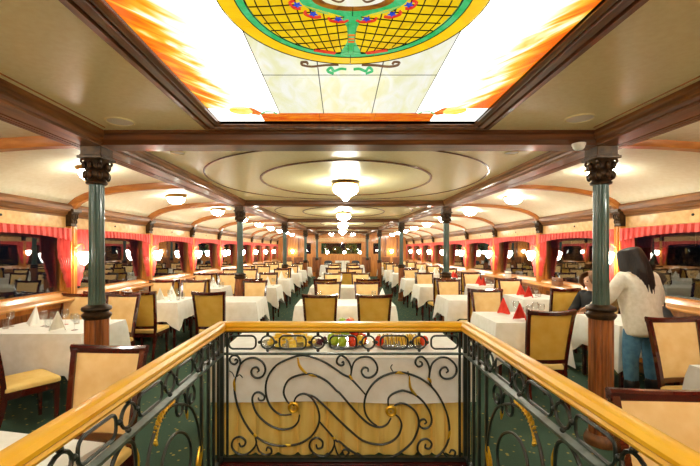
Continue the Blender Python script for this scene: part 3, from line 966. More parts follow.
# front scrollwork, drawn in quarter-pixel-like pattern units per sheet
def sh(ox, pts):
    return [(ox + x / 4.05, 350 + y / 4.05) for x, y in pts]
A, B, Cc, D = 220, 280, 340, 395
SCR = [
 sh(A, [(60, 42), (66, 36), (72, 46), (60, 57), (45, 50), (40, 35), (52, 22), (70, 24), (82, 42), (80, 66), (66, 108)]),
 sh(A, [(66, 108), (78, 66), (104, 38), (140, 31), (172, 48), (184, 78), (172, 106), (146, 112), (128, 96), (131, 76), (148, 69), (158, 82), (150, 90)]),
 sh(A, [(64, 108), (58, 150), (65, 200), (80, 250), (105, 300), (140, 345), (190, 376), (240, 387), (278, 386)]) + sh(B, [(80, 378), (125, 350), (152, 310), (160, 270), (150, 228), (130, 195), (105, 178), (80, 180), (62, 196), (55, 225)]),
 sh(A, [(290, 260), (250, 262), (215, 240), (192, 200), (185, 150), (197, 103), (228, 62), (272, 38)]) + sh(B, [(80, 22), (130, 28), (190, 54), (255, 98)]) + sh(Cc, [(40, 112), (75, 148), (105, 182)]),
 sh(A, [(155, 192), (160, 203), (176, 202), (180, 186), (160, 171), (140, 176), (131, 200), (141, 240), (165, 275), (205, 306), (250, 321), (290, 315), (315, 292), (322, 262)]),
 sh(A, [(285, 222), (268, 200), (258, 172), (266, 138), (290, 112)]) + sh(B, [(100, 97), (140, 101), (190, 126), (230, 165)]) + sh(Cc, [(0, 175), (40, 222), (80, 266), (120, 300), (160, 312), (190, 300), (206, 275)]),
 sh(Cc, [(150, 307), (124, 288), (104, 258), (98, 220), (106, 180), (130, 140), (165, 110), (210, 93), (245, 90)]) + sh(D, [(62, 98), (110, 119), (155, 156), (188, 205), (211, 262), (220, 320), (214, 370), (190, 412), (160, 434), (122, 435), (96, 416), (91, 390), (104, 366), (130, 360), (148, 378), (140, 398), (122, 395), (124, 380)]),
 sh(B, [(100, 178), (140, 190), (190, 235), (230, 275), (258, 302)]) + sh(Cc, [(40, 325), (90, 365), (150, 382), (200, 374), (235, 346), (249, 306), (240, 276), (222, 260)]),
 sh(B, [(160, 290), (200, 335), (228, 367)]) + sh(Cc, [(0, 372), (40, 405), (90, 430), (150, 440), (210, 432)]) + sh(D, [(32, 406), (70, 370), (92, 322), (95, 280), (80, 246), (50, 222), (20, 215), (-5, 225)]),
 sh(Cc, [(195, 225), (196, 195), (215, 176), (245, 165)]) + sh(D, [(40, 165), (80, 180), (115, 210), (140, 250), (148, 285), (138, 310), (115, 317), (98, 304), (101, 286), (118, 280), (127, 292), (118, 299)]),
 sh(D, [(98, 45), (108, 50), (108, 62), (92, 66), (82, 50), (90, 32), (110, 27), (130, 48), (140, 80), (138, 120), (150, 150)]),
 sh(D, [(139, 100), (150, 55), (180, 31), (215, 33), (244, 60), (248, 90), (230, 112), (200, 115), (182, 98), (186, 76), (205, 69), (215, 84), (206, 92)]),
 sh(B, [(250, 52), (256, 46), (258, 58), (245, 62), (230, 50), (234, 32)]) + sh(Cc, [(5, 22), (30, 38), (45, 72), (42, 112)]),
 sh(Cc, [(42, 112), (55, 52), (85, 29), (125, 31), (149, 60), (148, 90), (125, 110), (100, 108), (87, 88), (95, 71), (112, 73), (114, 87)]),
 sh(A, [(142, 345), (147, 378), (130, 405), (100, 424), (66, 415), (48, 390), (55, 362), (80, 351), (102, 365), (100, 384), (85, 390), (77, 376)]),
 sh(A, [(147, 378), (160, 410), (185, 425), (208, 416), (206, 398), (192, 394), (188, 408)]),
 sh(B, [(218, 355), (220, 382), (205, 414), (175, 430), (140, 420), (120, 392), (126, 366), (150, 355), (172, 370), (170, 393), (152, 398), (146, 382)]),
 sh(B, [(220, 382), (235, 424), (258, 434)]) + sh(Cc, [(25, 428), (36, 414), (25, 402), (10, 408), (14, 420)]),
 sh(D, [(192, 412), (215, 435), (238, 430), (243, 411), (228, 404), (220, 418)]),
]
for p in SCR:
    P = catmull([fl_xz(q) for q in p], 4)
    n = len(P)
    rr = [.0082 * (0.75 + .25 * min(1, i / 8, (n - 1 - i) / 8)) for i in range(n)]
    G().tube(P, .008, 6, rr=rr).build('scroll', 'iron', rail)
def rosette(fn, c, r=.045):
    g = G()
    o = fn(c)
    for rr_, rt in ((r * .72, r * .27),):
        P = []
        for k in range(16):
            a = 2 * PI * k / 16
            q = fn((c[0] + rr_ * math.cos(a), c[1] + rr_ * math.sin(a)))
            P.append(q)
        g.tube(P, rt, 8, closed=True)
    g.ball(o, r * .25, 8, 6)
    g.build('rosette', 'gold', rail)
fu = lambda p: (p[0], 0, p[1])
for u, v in ((293.4, 407.3), (391.0, 411.0)):
    q = fl_xz((u, v))
    rosette(fu, (q[0], q[2]))
def wrap(P, r=.014, par=None):
    rr = [r * (.35 + .65 * math.sin(PI * (i + .3) / (len(P) - .4))) for i in range(len(P))]
    G().tube(P, r, 7, rr=rr).build('gold_leaf', 'gold', rail)
for p in [sh(A, [(62, 112), (58, 130), (59, 150), (62, 168)]), sh(B, [(72, 30), (78, 60), (95, 84), (115, 98)]), sh(B, [(112, 97), (130, 101), (155, 108)]),
          sh(Cc, [(38, 100), (44, 112), (52, 122)]), sh(Cc, [(222, 95), (238, 90), (255, 91)]), sh(D, [(-2, 90), (20, 92), (42, 94)]), sh(D, [(58, 105), (62, 150), (78, 175), (95, 192)]),
          sh(D, [(221, 315), (220, 340), (214, 362)]), sh(D, [(132, 112), (140, 120), (146, 132)]), sh(A, [(134, 338), (142, 346), (150, 352)]), sh(B, [(208, 350), (217, 356), (226, 360)]),
          sh(A, [(265, 382), (278, 386), (292, 384)])]:
    wrap(catmull([fl_xz(q) for q in p], 4), .011)
# sprigs
for p in [sh(A, [(58, 108), (50, 92), (38, 84)]), sh(A, [(68, 108), (80, 100), (92, 112)]), sh(D, [(55, 105), (52, 85)]), sh(Cc, [(215, 88), (205, 70), (212, 58)])]:
    G().tube(catmull([fl_xz(q) for q in p], 4), .004, 5).build('sprig', 'iron', rail)
# side panels
for side in (-1, 1):
    fn = sx_(side)
    def sbar(y0, y1, z0_, z1_, h=.014, m='iron', name='rail_bar'):
        return G().box(side * HW - h, side * HW + h, y0, y1, z0_, z1_).build(name, m, rail, smooth=False)
    sbar(RL, 0, .985, 1.0)
    sbar(RL, 0, .818, .832, .02, 'iron_bar')
    sbar(RL, 0, .035, .06)
    for y in (-.085, -.19, -.30, -.43, -2.05, -2.3, -2.5, RL + .05):
        G().box(side * HW - .009, side * HW + .009, y - .009, y + .009, 0.0 if y in (-.43,) else .05, .99).build('bar', 'iron', rail, smooth=False)
    lst = []
    y = -.09
    lst.append(('ring', -.19, -.09))
    y = -.435
    for k in range(6):
        lst.append(('ring', y - .11, y))
        lst.append(('link', y - .145 - .225, y - .145))
        y -= .40
    lst.append(('link', -.415, -.215))
    band(fn, lst, .862, .960, .911)
    def sp(pts):
        return [fn((yy - 2.93, zz)) for yy, zz in pts]
    rev = lambda pts, c: [(2 * c - a, b) for a, b in pts]
    big = [(1.72, .10), (1.74, .35), (1.80, .61), (1.854, .712), (1.93, .764), (2.047, .781), (2.20, .735), (2.346, .645), (2.45, .48), (2.49, .28), (2.44, .12), (2.33, .08)]
    inn = [(1.93, .12), (1.925, .35), (1.944, .52), (1.985, .585), (2.047, .613), (2.135, .605), (2.25, .54), (2.32, .44), (2.315, .34), (2.25, .27), (2.16, .27), (2.12, .33), (2.16, .38)]
    sp1 = [(2.33, .745), (2.30, .73), (2.31, .695), (2.36, .695), (2.38, .745), (2.34, .80), (2.28, .79), (2.255, .72), (2.26, .66)]
    sp2 = [(2.17, .745), (2.20, .73), (2.19, .695), (2.14, .695), (2.115, .745), (2.15, .80), (2.22, .79), (2.25, .72), (2.26, .66)]
    pair = [(1.60, .66), (1.57, .62), (1.52, .65), (1.53, .73), (1.60, .76), (1.68, .72), (1.70, .62), (1.66, .50), (1.60, .44)]
    pair2 = [(1.58, .84 - .03), (1.50, .80), (1.47, .70), (1.47, .5), (1.42, .35), (1.35, .2)]
    arch = [(1.70, .30), (1.705, .60), (1.69, .745), (1.645, .80), (1.58, .805), (1.52, .76), (1.48, .66), (1.49, .55), (1.55, .50)]
    low = [(1.10, .15), (1.2, .45), (1.3, .6), (1.4, .62), (1.46, .55), (1.44, .45), (1.38, .44), (1.37, .5)]
    low2 = [(1.30, .60), (1.20, .72), (1.08, .78), (.98, .74), (.95, .64), (1.0, .57), (1.07, .6), (1.06, .67), (1.02, .67)]
    for pts in (big, inn, sp1, sp2, arch, low, low2, rev(low, .95), [(a - .95, b) for a, b in big][:10]):
        G().tube(catmull(sp(pts), 4), .0085, 6).build('scroll', 'iron', rail)
    # gilt leaves: a broad curled acanthus on the big scroll and wraps lower down
    spine = catmull([(2.08, .795), (2.01, .795), (1.94, .775), (1.89, .735), (1.875, .69), (1.89, .66)], 3)
    gl_ = G()
    for i_ in range(len(spine) - 1):
        c0, c1 = Vector(spine[i_]), Vector(spine[i_ + 1])
        dd = (c1 - c0).normalized()
        nn = Vector((-dd.y, dd.x))
        w_ = .026 * math.sin(PI * (i_ + 1) / len(spine)) + .004
        for s_ in (-1, 1):
            tipp = c0 + nn * (s_ * w_) - dd * .012
            gl_.tube([fn((c0.x - 2.93, c0.y)), fn((((c0 + tipp) / 2).x - 2.93, ((c0 + tipp) / 2).y)), fn((tipp.x - 2.93, tipp.y))], .009, 6, rr=[.010, .009, .003])
    gl_.tube(sp([tuple(v) for v in spine]), .009, 6)
    gl_.build('gold_leaf', 'gold', rail)
    for pts in ([(2.50, .42), (2.49, .30), (2.46, .20)], [(2.47, .36), (2.43, .27), (2.45, .18)], [(1.93, .50), (1.94, .44), (1.93, .36)], [(1.70, .74), (1.71, .68), (1.70, .60)]):
        wrap(catmull(sp(pts), 4), .012)
    wrap(catmull(sp([(2.255, .70), (2.262, .66), (2.27, .62)]), 4), .010)
# maroon kerb under the railing
tag(G().sweep([(-.05, 0), (-.05, .012), (.05, .012), (.05, 0)], [(-.046 - HW, .2), (-.046 - HW, 2.93), (-.046 + HW, 2.93), (-.046 + HW, .2)]).build('trim_1', 'lacquer', smooth=False), kind='structure')

# ---------------------------------------------------------------- chairs
def make_chair():
    t = empty('dining_chair', (0, 0, 0), 0, 'x', 'chair')
    def rr(x0, x1, y0, y1, r, z, n=4):
        return [(x, y, z) for x, y in rrect(x0, x1, y0, y1, r, n)]
    # cushion, slightly wider in front
    rings = []
    for z, d in ((.395, .012), (.402, 0), (.430, 0), (.442, .010), (.448, .03), (.451, .09)):
        poly = rrect(-.225 + d, .225 - d, -.205 + d, .225 - d, .04, 4)
        rings.append([(x * (.93 + .07 * (y + .2) / .42), y, z) for x, y in poly])
    G().loft(rings).build('seat', 'seat', t)
    G().box(-.20, .20, -.195, -.165, .34, .398).box(-.205, .205, .175, .205, .34, .398).box(-.21, -.18, -.18, .19, .34, .398).box(.18, .21, -.18, .19, .34, .398).build('seat_frame', 'lacquer', t, smooth=False)
    for sx in (-1, 1):
        rings = []
        for z, h in ((0, .012), (.2, .016), (.36, .021), (.395, .021)):
            rings.append([(sx * .19 + a * h, .19 + b * h, z) for a, b in ((-1, -1), (1, -1), (1, 1), (-1, 1))])
        G().loft(rings).build('leg', 'lacquer', t, smooth=False)
    for sx in (-1, 1):
        rings = []
        for z, y, h in ((0, -.27, .013), (.15, -.225, .016), (.30, -.195, .019), (.39, -.19, .020)):
            rings.append([(sx * .185 + a * h, y + b * h * 1.2, z) for a, b in ((-1, -1), (1, -1), (1, 1), (-1, 1))])
        G().loft(rings).build('leg', 'lacquer', t, smooth=False)
    # back frame: two swept posts, curved crest, lower rail
    def post(z):
        q = (z - .38) / .62
        return (.185 + .036 * q, -.19 - .10 * q ** 1.4)
    g = G()
    for sx in (-1, 1):
        rings = []
        for k in range(7):
            z = .36 + .63 * k / 6
            x, y = post(max(z, .38))
            h = .019
            rings.append([(sx * x + a * h * .85, y + b * h, z) for a, b in ((-1, -1), (1, -1), (1, 1), (-1, 1))])
        g.loft(rings)
    rings = []
    for k in range(11):
        u = -1 + 2 * k / 10
        x, y = post(.98)
        xx = u * (x + .022)
        yy = y - .030 * (1 - u * u)
        zz = .985 + .014 * u * u
        hz = .024 + .004 * u * u
        rings.append([(xx, yy - .018, zz - hz), (xx, yy - .024, zz + hz * .4), (xx, yy - .012, zz + hz * .75), (xx, yy + .012, zz + hz * .75), (xx, yy + .022, zz + hz * .3), (xx, yy + .016, zz - hz)])
    g.loft(rings)
    rings = []
    for k in range(7):
        u = -1 + 2 * k / 6
        x, y = post(.50)
        rings.append([(u * x, y - .02 * (1 - u * u) + b * .013, .485 + a * .02) for a, b in ((-1, -1), (-1, 1), (1, 1), (1, -1))])
    g.loft(rings)
    g.build('back_frame', 'lacquer', t, smooth=True, angle=35)
    def panel(off, th):
        g = G()
        def fn(u, v, d):
            z = .495 + .475 * v
            x, y = post(z)
            e = min(1, 6 * min(u, 1 - u), 6 * min(v, 1 - v))
            xx = (2 * u - 1) * (x - .012)
            return (xx, y - .025 * (1 - (2 * u - 1) ** 2) + off + d * e, z)
        f1 = G().grid(lambda u, v: fn(u, v, th), 8, 8)
        f2 = G().grid(lambda u, v: fn(u, v, 0), 8, 8)
        g.add(f1.v, f1.f).add(f2.v, [tuple(reversed(f)) for f in f2.f])
        return g
    panel(.004, .022).build('backrest', 'peach', t)
    panel(-.004, -.012).build('back_panel', 'goldback', t)
    return t
chair0 = make_chair()
def chair(x, y, facing_camera, label, group, rz=None, tilt=0):
    r = (PI if facing_camera else 0) + tilt if rz is None else rz
    return put(chair0, USED, (x, y, 0), r, label, group)

# ---------------------------------------------------------------- tables and cloths
def make_table(w, d):
    t = empty('dining_table', (0, 0, 0), 0, 'x', 'table')
    G().box(-w / 2 + .01, w / 2 - .01, -d / 2 + .01, d / 2 - .01, .735, .760).build('tabletop', 'wood_dark', t, smooth=False)
    for a in (-1, 1):
        for b in (-1, 1):
            x, y = a * (w / 2 - .06), b * (d / 2 - .06)
            G().loft([[(x + i * h, y + j * h, z) for i, j in ((-1, -1), (1, -1), (1, 1), (-1, 1))] for z, h in ((0, .016), (.7, .024), (.735, .024))]).build('leg', 'lacquer', t, smooth=False)
    return t
def make_cloth(w, d, drop=.30, corner=.17, seed=0, z=.768):
    rnd = random.Random(seed)
    per = []
    n = 14
    hw, hd = w / 2 + .003, d / 2 + .003
    # perimeter with the position of each point relative to the nearest corner
    sides = [((-hw, -hd), (hw, -hd)), ((hw, -hd), (hw, hd)), ((hw, hd), (-hw, hd)), ((-hw, hd), (-hw, -hd))]
    nrm = [(0, -1), (1, 0), (0, 1), (-1, 0)]
    pts = []
    for si, (a, b) in enumerate(sides):
        L = math.hypot(b[0] - a[0], b[1] - a[1])
        for k in range(n):
            t = k / n
            x, y = a[0] + (b[0] - a[0]) * t, a[1] + (b[1] - a[1]) * t
            dc = min(t, 1 - t) * L
            nx, ny = nrm[si]
            if k == 0:
                px, py = nrm[si - 1]
                nx, ny = (nx + px) * .75, (ny + py) * .75
            elif dc < .14:
                o = nrm[si - 1] if t < .5 else nrm[(si + 1) % 4]
                q = (1 - dc / .14)
                nx, ny = nx + o[0] * .35 * q * -1, ny + o[1] * .35 * q * -1
            pts.append((x, y, nx, ny, max(0, 1 - dc / .17), rnd.random()))
    rings = []
    m = 6
    for j in range(m + 1):
        s = j / m
        ring = []
        for i, (x, y, nx, ny, c, r) in enumerate(pts):
            fall = drop + corner * c ** 1.4
            out = .012 + .018 * s + s * (.055 * c ** 2 + .014 * math.sin(i * 1.9 + seed) * (1 - c))
            if j == 0: out, zz = 0.0, z
            else: zz = z - .006 - fall * s
            ring.append((x + nx * out, y + ny * out, zz))
        rings.append(ring)
    g = G()
    N = len(pts)
    vs = [p for r in rings for p in r]
    fs = []
    for j in range(m):
        for i in range(N):
            k = (i + 1) % N
            fs.append((j * N + i, j * N + k, (j + 1) * N + k, (j + 1) * N + i))
    fs.append(tuple(range(N)))
    g.add(vs, fs)
    return g.build('tablecloth', 'cloth', None, smooth=True, angle=50)
tables, cloths = {}, {}
def table(x, y, w, d, where, rz=0.0, drop=.30, corner=.16, grp='dining tables', var=0):
    if (w, d) not in tables: tables[(w, d)] = make_table(w, d)
    t = put(tables[(w, d)], USED, (x, y, 0), rz, 'four-legged table under the white cloth, ' + where, grp)
    key = (w, d, drop, corner, var)
    if key not in cloths:
        o = cloths[key] = make_cloth(w, d, drop, corner, len(cloths) + 1)
    else:
        o = cloths[key].copy(); COL.objects.link(o)
    o.location = (x, y, 0)
    o.rotation_euler = (0, 0, rz)
    tag(o, 'white tablecloth with hanging corners, ' + where, 'tablecloth', 'white tablecloths')
    return t

# ---------------------------------------------------------------- napkins and glasses
TZ = .769
def napkin_mesh(col):
    g = G()
    def fn(u, v):
        a = (u - .5) * 1.5 * PI
        r = .075 * (1 - v) + .004
        fold = 1 + .22 * math.cos(u * 6 * PI)
        return (r * fold * math.sin(a), r * fold * math.cos(a) * .75 - .02 * v, .006 + .205 * v + .008 * (1 + math.sin(u * 4 * PI)) * (1 - v))
    g.grid(fn, 24, 6)
    return g.build('napkin', col, None, smooth=True, solid=.003, angle=60)
nap0 = {'white': tag(napkin_mesh('napkin'), 'x', 'napkin'), 'red': tag(napkin_mesh('red'), 'x', 'napkin')}
def glass_thing(name, prof, n=14):
    return tag(G().lathe(prof, n, caps=False).build(name, 'glass'), 'x', 'glass')
wine0 = glass_thing('wine_glass', [(.004, .001), (.032, .001), (.032, .004), (.006, .010), (.004, .03), (.004, .075), (.016, .085), (.034, .11), (.038, .135), (.034, .165), (.031, .175), (.030, .175), (.033, .160), (.036, .135), (.032, .112), (.006, .09)])
tumb0 = glass_thing('tumbler', [(.002, .001), (.027, .001), (.034, .10), (.032, .10), (.026, .008), (.002, .008)])
def single(proto, x, y, z, rz, label, group):
    o = proto if not USED.get(proto.name) else proto.copy()
    if USED.get(proto.name): COL.objects.link(o)
    USED[proto.name] = True
    o.location = (x, y, z)
    o.rotation_euler = (0, 0, rz)
    o['label'] = label
    o['group'] = group
    return o
rs = random.Random(3)
def setting(cx, cy, w, d, where, col, spots, nglass=2, glasses=True):
    """napkin cones and glasses; spots = (dx, dy, position word)"""
    for dx, dy, word in spots:
        x, y = cx + dx, cy + dy
        single(nap0[col], x, y, TZ, rs.uniform(-.7, .7) + (0 if dy < 0 else PI), '%s folded napkin cone, %s on the %s' % (col, word, where), '%s napkins standing on the tables' % col)
        if glasses:
            sg = 1 if dy < 0 else -1
            for q in range(nglass):
                gx = x + (.14 + .10 * q) * (1 if dx <= .3 else -1) + rs.uniform(-.015, .015)
                gy = y + sg * (.05 + .05 * q)
                p = wine0 if q % 2 == 0 else tumb0
                nm = 'wine glass' if q % 2 == 0 else 'tumbler'
                single(p, gx, gy, TZ, 0, '%s %s by the %s napkin on the %s' % (('first', 'second', 'third')[q], nm, word, where), 'clear glasses laid on the tables')

# ---- rows of tables.  where-words name the row as counted from the railing
LW_Y = [4.28, 6.55, 8.75, 10.95, 13.15, 15.35, 17.55, 19.75]
for k, y in enumerate(LW_Y):
    wh = '%s along left windows' % ORD[k]
    table(-3.19, y, 1.06, .80, wh, drop=.40 if k == 0 else .29, corner=.14, var=k % 3)
    if k == 0:
        chair(-2.95, 3.53, False, 'yellow-seated chair turned aside before the first left window table', 'chairs along the left windows', rz=-.59)
    else:
        for dx, wd in ((-.24, 'window seat'), (.33, 'aisle seat')):
            chair(-3.25 + dx + rs.uniform(-.03, .03), y - .71 - rs.uniform(0, .02), False, 'chair showing gold back, %s, near side of %s left window table' % (wd, ORD[k]), 'chairs along the left windows', tilt=rs.uniform(-.08, .08))
    for dx, wd in (((-.36, 'window seat'), (.20, 'aisle seat')) if k == 0 else ((-.26, 'window seat'), (.35, 'aisle seat'))):
        chair(-3.25 + dx + rs.uniform(-.03, .03), y + .71 + rs.uniform(0, .02), True, 'chair showing peach front, %s, far side of %s left window table' % (wd, ORD[k]), 'chairs along the left windows', tilt=rs.uniform(-.08, .08))
    if k == 0:
        sp = [(-.25, .03, 'left'), (.24, -.28, 'near'), (.40, .22, 'right')]
        setting(-3.22, y, 1.06, .8, wh + ' table', 'white', sp, 3)
        single(wine0, -3.66, y - .05, TZ, 0, 'stemmed clear wine glass at left end of first left window table', 'clear glasses laid on the tables')
        single(tumb0, -3.62, y - .16, TZ, 0, 'small clear tumbler at left end of first left window table', 'clear glasses laid on the tables')
    elif k < 6:
        setting(-3.22, y, 1.06, .8, wh + ' table', 'white', [(-.28, -.2, 'near left'), (.20, -.2, 'near right'), (.22, .2, 'far right')], 2, k < 4)
LI_Y = [6.60, 8.95, 11.08, 13.6, 15.58, 18.4]
for k, y in enumerate(LI_Y):
    wh = '%s of inner left row' % ORD[k]
    table(-1.82 if k == 0 else -1.90, y, .80, .80, wh, drop=.29, var=k % 3)
    chair(-1.93 + rs.uniform(-.02, .02), y - (.80 if k == 0 else .63), False, 'chair showing gold back, near side of %s inner left table' % ORD[k], 'chairs of the inner left row', tilt=rs.uniform(-.05, .05))
    chair((-1.735 if k == 0 else -1.89) + rs.uniform(-.01, .01), y + (.655 if k == 0 else .63), True, 'chair showing peach front, far side of %s inner left table' % ORD[k], 'chairs of the inner left row', tilt=rs.uniform(-.05, .05))
    if 0 < k < 5:
        setting(-1.90, y, .8, .8, wh, 'white', [(-.18, -.2, 'near'), (.1, .2, 'far')], 1, k < 3)
RI_Y = [4.86, 6.83, 9.13, 11.1, 13.65, 15.6, 18.4]
for k, y in enumerate(RI_Y):
    wh = '%s of inner right row' % ORD[k]
    table(2.12, y, .80, .80, wh, drop=.34 if k == 0 else .29, var=k % 3)
    chair((2.0 if k == 0 else 2.09) + rs.uniform(-.02, .02), y - (.74 if k == 0 else .60 if k == 1 else .62), False, 'chair showing gold back, near side of %s inner right table' % ORD[k], 'chairs of the inner right row', tilt=0.0 if k == 0 else rs.uniform(.0, .05))
    chair(2.10 + rs.uniform(-.02, .02), y + (.63 if k == 1 else .69 if k == 0 else .69 if k == 6 else .64), True, 'chair showing peach front, far side of %s inner right table' % ORD[k], 'chairs of the inner right row', tilt=rs.uniform(-.05, .05))
    if k == 0:
        setting(2.12, y, .8, .8, wh, 'red', [(-.06, -.24, 'near'), (-.06, .22, 'far')], 3)
    elif 1 < k < 5:
        setting(2.12, y, .8, .8, wh, 'white', [(.0, -.2, 'near'), (.1, .2, 'far')], 1, k < 4)
RW_Y = [4.68, 6.95, 9.15, 11.3, 13.5, 15.7, 17.9, 20.1]
table(3.06, 2.44, 1.15, .80, 'at front right by the window, beside the standing woman', drop=.34, var=1)
chair(2.88, 3.15, True, 'chair showing peach front behind the frontmost right window table', 'chairs along the right windows', tilt=.05)
for k, y in enumerate(RW_Y):
    wh = '%s along right windows past the frontmost' % ORD[k]
    table(3.38, y, .74, .78, wh, drop=.34 if k == 0 else .29, var=k % 3)
    if k > 0:
        chair(3.38 + rs.uniform(-.02, .02), y - .66, False, 'chair showing gold back, near side of %s right window table past frontmost' % ORD[k], 'chairs along the right windows', tilt=rs.uniform(-.05, .1))
    if k == 0:
        chair(3.51, 5.52, True, 'chair under the seated person in black by the right windows', 'chairs along the right windows', rz=PI / 2 + .12)
    else:
        chair(3.35 + rs.uniform(-.02, .02), y + .66, True, 'chair showing peach front, far side of %s right window table past frontmost' % ORD[k], 'chairs along the right windows', tilt=rs.uniform(-.05, .05))
    if k in (1, 2, 3):
        setting(3.38, y, .74, .78, '%s right window table past frontmost' % ORD[k], 'red', [(-.18, -.18, 'near'), (-.14, .18, 'far')], 2)
    elif 3 < k < 6:
        setting(3.38, y, .74, .78, '%s right window table past frontmost' % ORD[k], 'white', [(-.18, -.18, 'near'), (-.14, .18, 'far')], 1, k < 5)
C_Y = [6.20, 8.95, 11.45, 14.0, 16.7]
for k, y in enumerate(C_Y):
    wh = '%s in the centre row' % ORD[k]
    table(0.0, y, 1.50, .80, wh, drop=.36, corner=.14, var=k % 2)
    for dx, wd in ((-.36, 'left'), (.36 if k != 1 else .48, 'right')):
        if k == 2 and dx < 0: continue
        dxx = .08 if k == 2 else dx
        chair(dxx + rs.uniform(-.03, .03), y - .72, False, 'chair showing gold back, %s of pair, near side of %s centre table' % (wd, ORD[k]) if k != 2 else 'chair showing gold back, alone on near side of third centre table', 'chairs of the centre row', tilt=rs.uniform(-.04, .04))
    for dx, wd in ((-.30, 'left'), (.42, 'right')):
        chair(dx + rs.uniform(-.03, .03), y + .71, True, 'chair showing peach front, %s of pair, far side of %s centre table' % (wd, ORD[k]), 'chairs of the centre row', tilt=rs.uniform(-.05, .05))
    if k < 4:
        setting(0, y, 1.5, .8, wh + ' table' if False else '%s centre table' % ORD[k], 'white', [(-.55, -.18, 'left'), (.60, .1, 'right')], 2, k < 3)
# front corners beside the railing
table(-1.57, 1.38, .80, .80, 'beside the left handrail at the front', rz=-.20, drop=.30, var=2)
chair(-1.52, 2.13, True, 'chair showing peach front at the front table left of the handrail', 'chairs beside the railing', tilt=-.06)
chair(1.30, 1.36, True, 'nearest chair on the right, glossy crest rail behind the right handrail', 'chairs beside the railing', tilt=-.06)

# ---------------------------------------------------------------- buffet behind the railing
BX0, BX1, BY0, BY1 = -1.06, .955, 3.02, 3.94
bt = empty('buffet_table', ((BX0 + BX1) / 2, (BY0 + BY1) / 2, 0), 0, 'long buffet table hidden under white cloth and gold pleated skirt behind railing', 'table')
bw, bd = BX1 - BX0, BY1 - BY0
G().box(-bw / 2 + .02, bw / 2 - .02, -bd / 2 + .03, bd / 2 - .03, .735, .76).build('tabletop', 'wood_dark', bt, smooth=False)
for a in (-1, 1):
    for b in (-1, 1):
        G().cbox(a * (bw / 2 - .12), b * (bd / 2 - .12), .3675, .05, .05, .735).build('leg', 'lacquer', bt, smooth=False)
bx, by = (BX0 + BX1) / 2, (BY0 + BY1) / 2
def rectpath(hw, hd, n):
    out = []
    for (ax, ay), (cx_, cy_), nx, ny, L in (((-hw, -hd), (hw, -hd), 0, -1, 2 * hw), ((hw, -hd), (hw, hd), 1, 0, 2 * hd), ((hw, hd), (-hw, hd), 0, 1, 2 * hw), ((-hw, hd), (-hw, -hd), -1, 0, 2 * hd)):
        m = int(n * L)
        for k in range(m):
            t = k / m
            out.append((ax + (cx_ - ax) * t, ay + (cy_ - ay) * t, nx, ny, t * L))
    return out
P = rectpath(bw / 2 - .014, bd / 2 - .014, 110)
rings = []
for j, z in enumerate((.74, .60, .43, .20, .012)):
    amp = (.006, .014, .022, .028, .032)[j]
    def fold(s):
        a = s + .035 * math.sin(s * 7.3)
        q = (a / .135) % 1.0
        return 1 - 2.2 * math.exp(-((q - .5) / .13) ** 2) + .25 * math.sin(a * 60)
    rings.append([(x + nx * (-.010 + amp * .55 * fold(s)), y + ny * (-.010 + amp * .55 * fold(s)), z) for x, y, nx, ny, s in P])
sk = G().loft(rings, caps=False).build('table_skirt', 'skirt')
sk.location = (bx, by, 0)
tag(sk, 'gold pleated skirt hanging round the buffet table behind the railing', 'table skirt')
P = rectpath(bw / 2 + .012, bd / 2 + .012, 24)
rings = [[(x - nx * .012, y - ny * .012, .770) for x, y, nx, ny, s in P]]
for j in range(1, 6):
    t = j / 5
    rings.append([(x + nx * (.012 + .012 * t * math.sin(s * 5.2)), y + ny * (.012 + .012 * t * math.sin(s * 5.2)), .764 - .332 * t + .006 * t * math.sin(s * 3.1)) for x, y, nx, ny, s in P])
g = G().loft(rings, caps=False)
g.f.append(tuple(range(len(P))))
o = g.build('tablecloth', 'cloth')
o.location = (bx, by, 0)
tag(o, 'wide white cloth over the buffet table, above its gold skirt', 'tablecloth')
def platter(name, x, y, rx, ry, label):
    t = empty(name, (x, y, .771), 0, label, 'platter')
    g = G()
    rings = []
    for q, z in ((.55, 0), (.75, .004), (.95, .022), (1.0, .026), (.94, .024), (.74, .008), (.2, .006)):
        rings.append([(rx * q * math.cos(2 * PI * k / 32), ry * q * math.sin(2 * PI * k / 32), z) for k in range(32)])
    g.loft(rings).build('plate', 'steel', t)
    return t
rf = random.Random(11)
platter('serving_platter', -.50, 3.42, .27, .20, 'oval steel platter heaped with pineapple slices on the buffet, left')
def spot(dx, dy, z):
    return ('%s %s %s' % ('low' if z < .80 else 'middle' if z < .85 else 'upper', 'front' if dy < -.035 else 'back' if dy > .035 else 'mid', 'far left' if dx < -.10 else 'left' if dx < -.03 else 'centre' if dx < .03 else 'right' if dx < .10 else 'far right'))
def piece(name, mesh_fn, m, x, y, z, rz, label, group, cat, rot=(0, 0)):
    key = name + m
    if key not in FR:
        FR[key] = mesh_fn().build(name, m)
        o = FR[key]
    else:
        o = FR[key].copy(); COL.objects.link(o)
    o.location = (x, y, z)
    o.rotation_euler = (rot[0], rot[1], rz)
    return tag(o, label, cat, group)
FR = {}
def pine():
    g = G()
    g.prism([(.0, 0), (.055, -.030), (.066, 0), (.055, .030)], -.012, .012)
    return g
layers = [(.802, 9, .15, .115), (.802, 4, .05, .04), (.832, 8, .12, .09), (.862, 5, .08, .06), (.890, 2, .03, .03)]
for li, (z, n, rx, ry) in enumerate(layers):
    for k in range(n):
        a = 2 * PI * k / n + z * 20
        piece('pineapple_slice', pine, 'melon', -.50 + rx * math.cos(a), 3.42 + ry * math.sin(a), z, a + rf.uniform(-.4, .4), 'yellow pineapple wedge, %s counted round the %s layer, left buffet platter' % (ORD[k], ('lowest', 'inner lowest', 'second', 'third', 'top')[li]), 'pineapple wedges on the buffet', 'fruit', (rf.uniform(-.15, .15), 0))
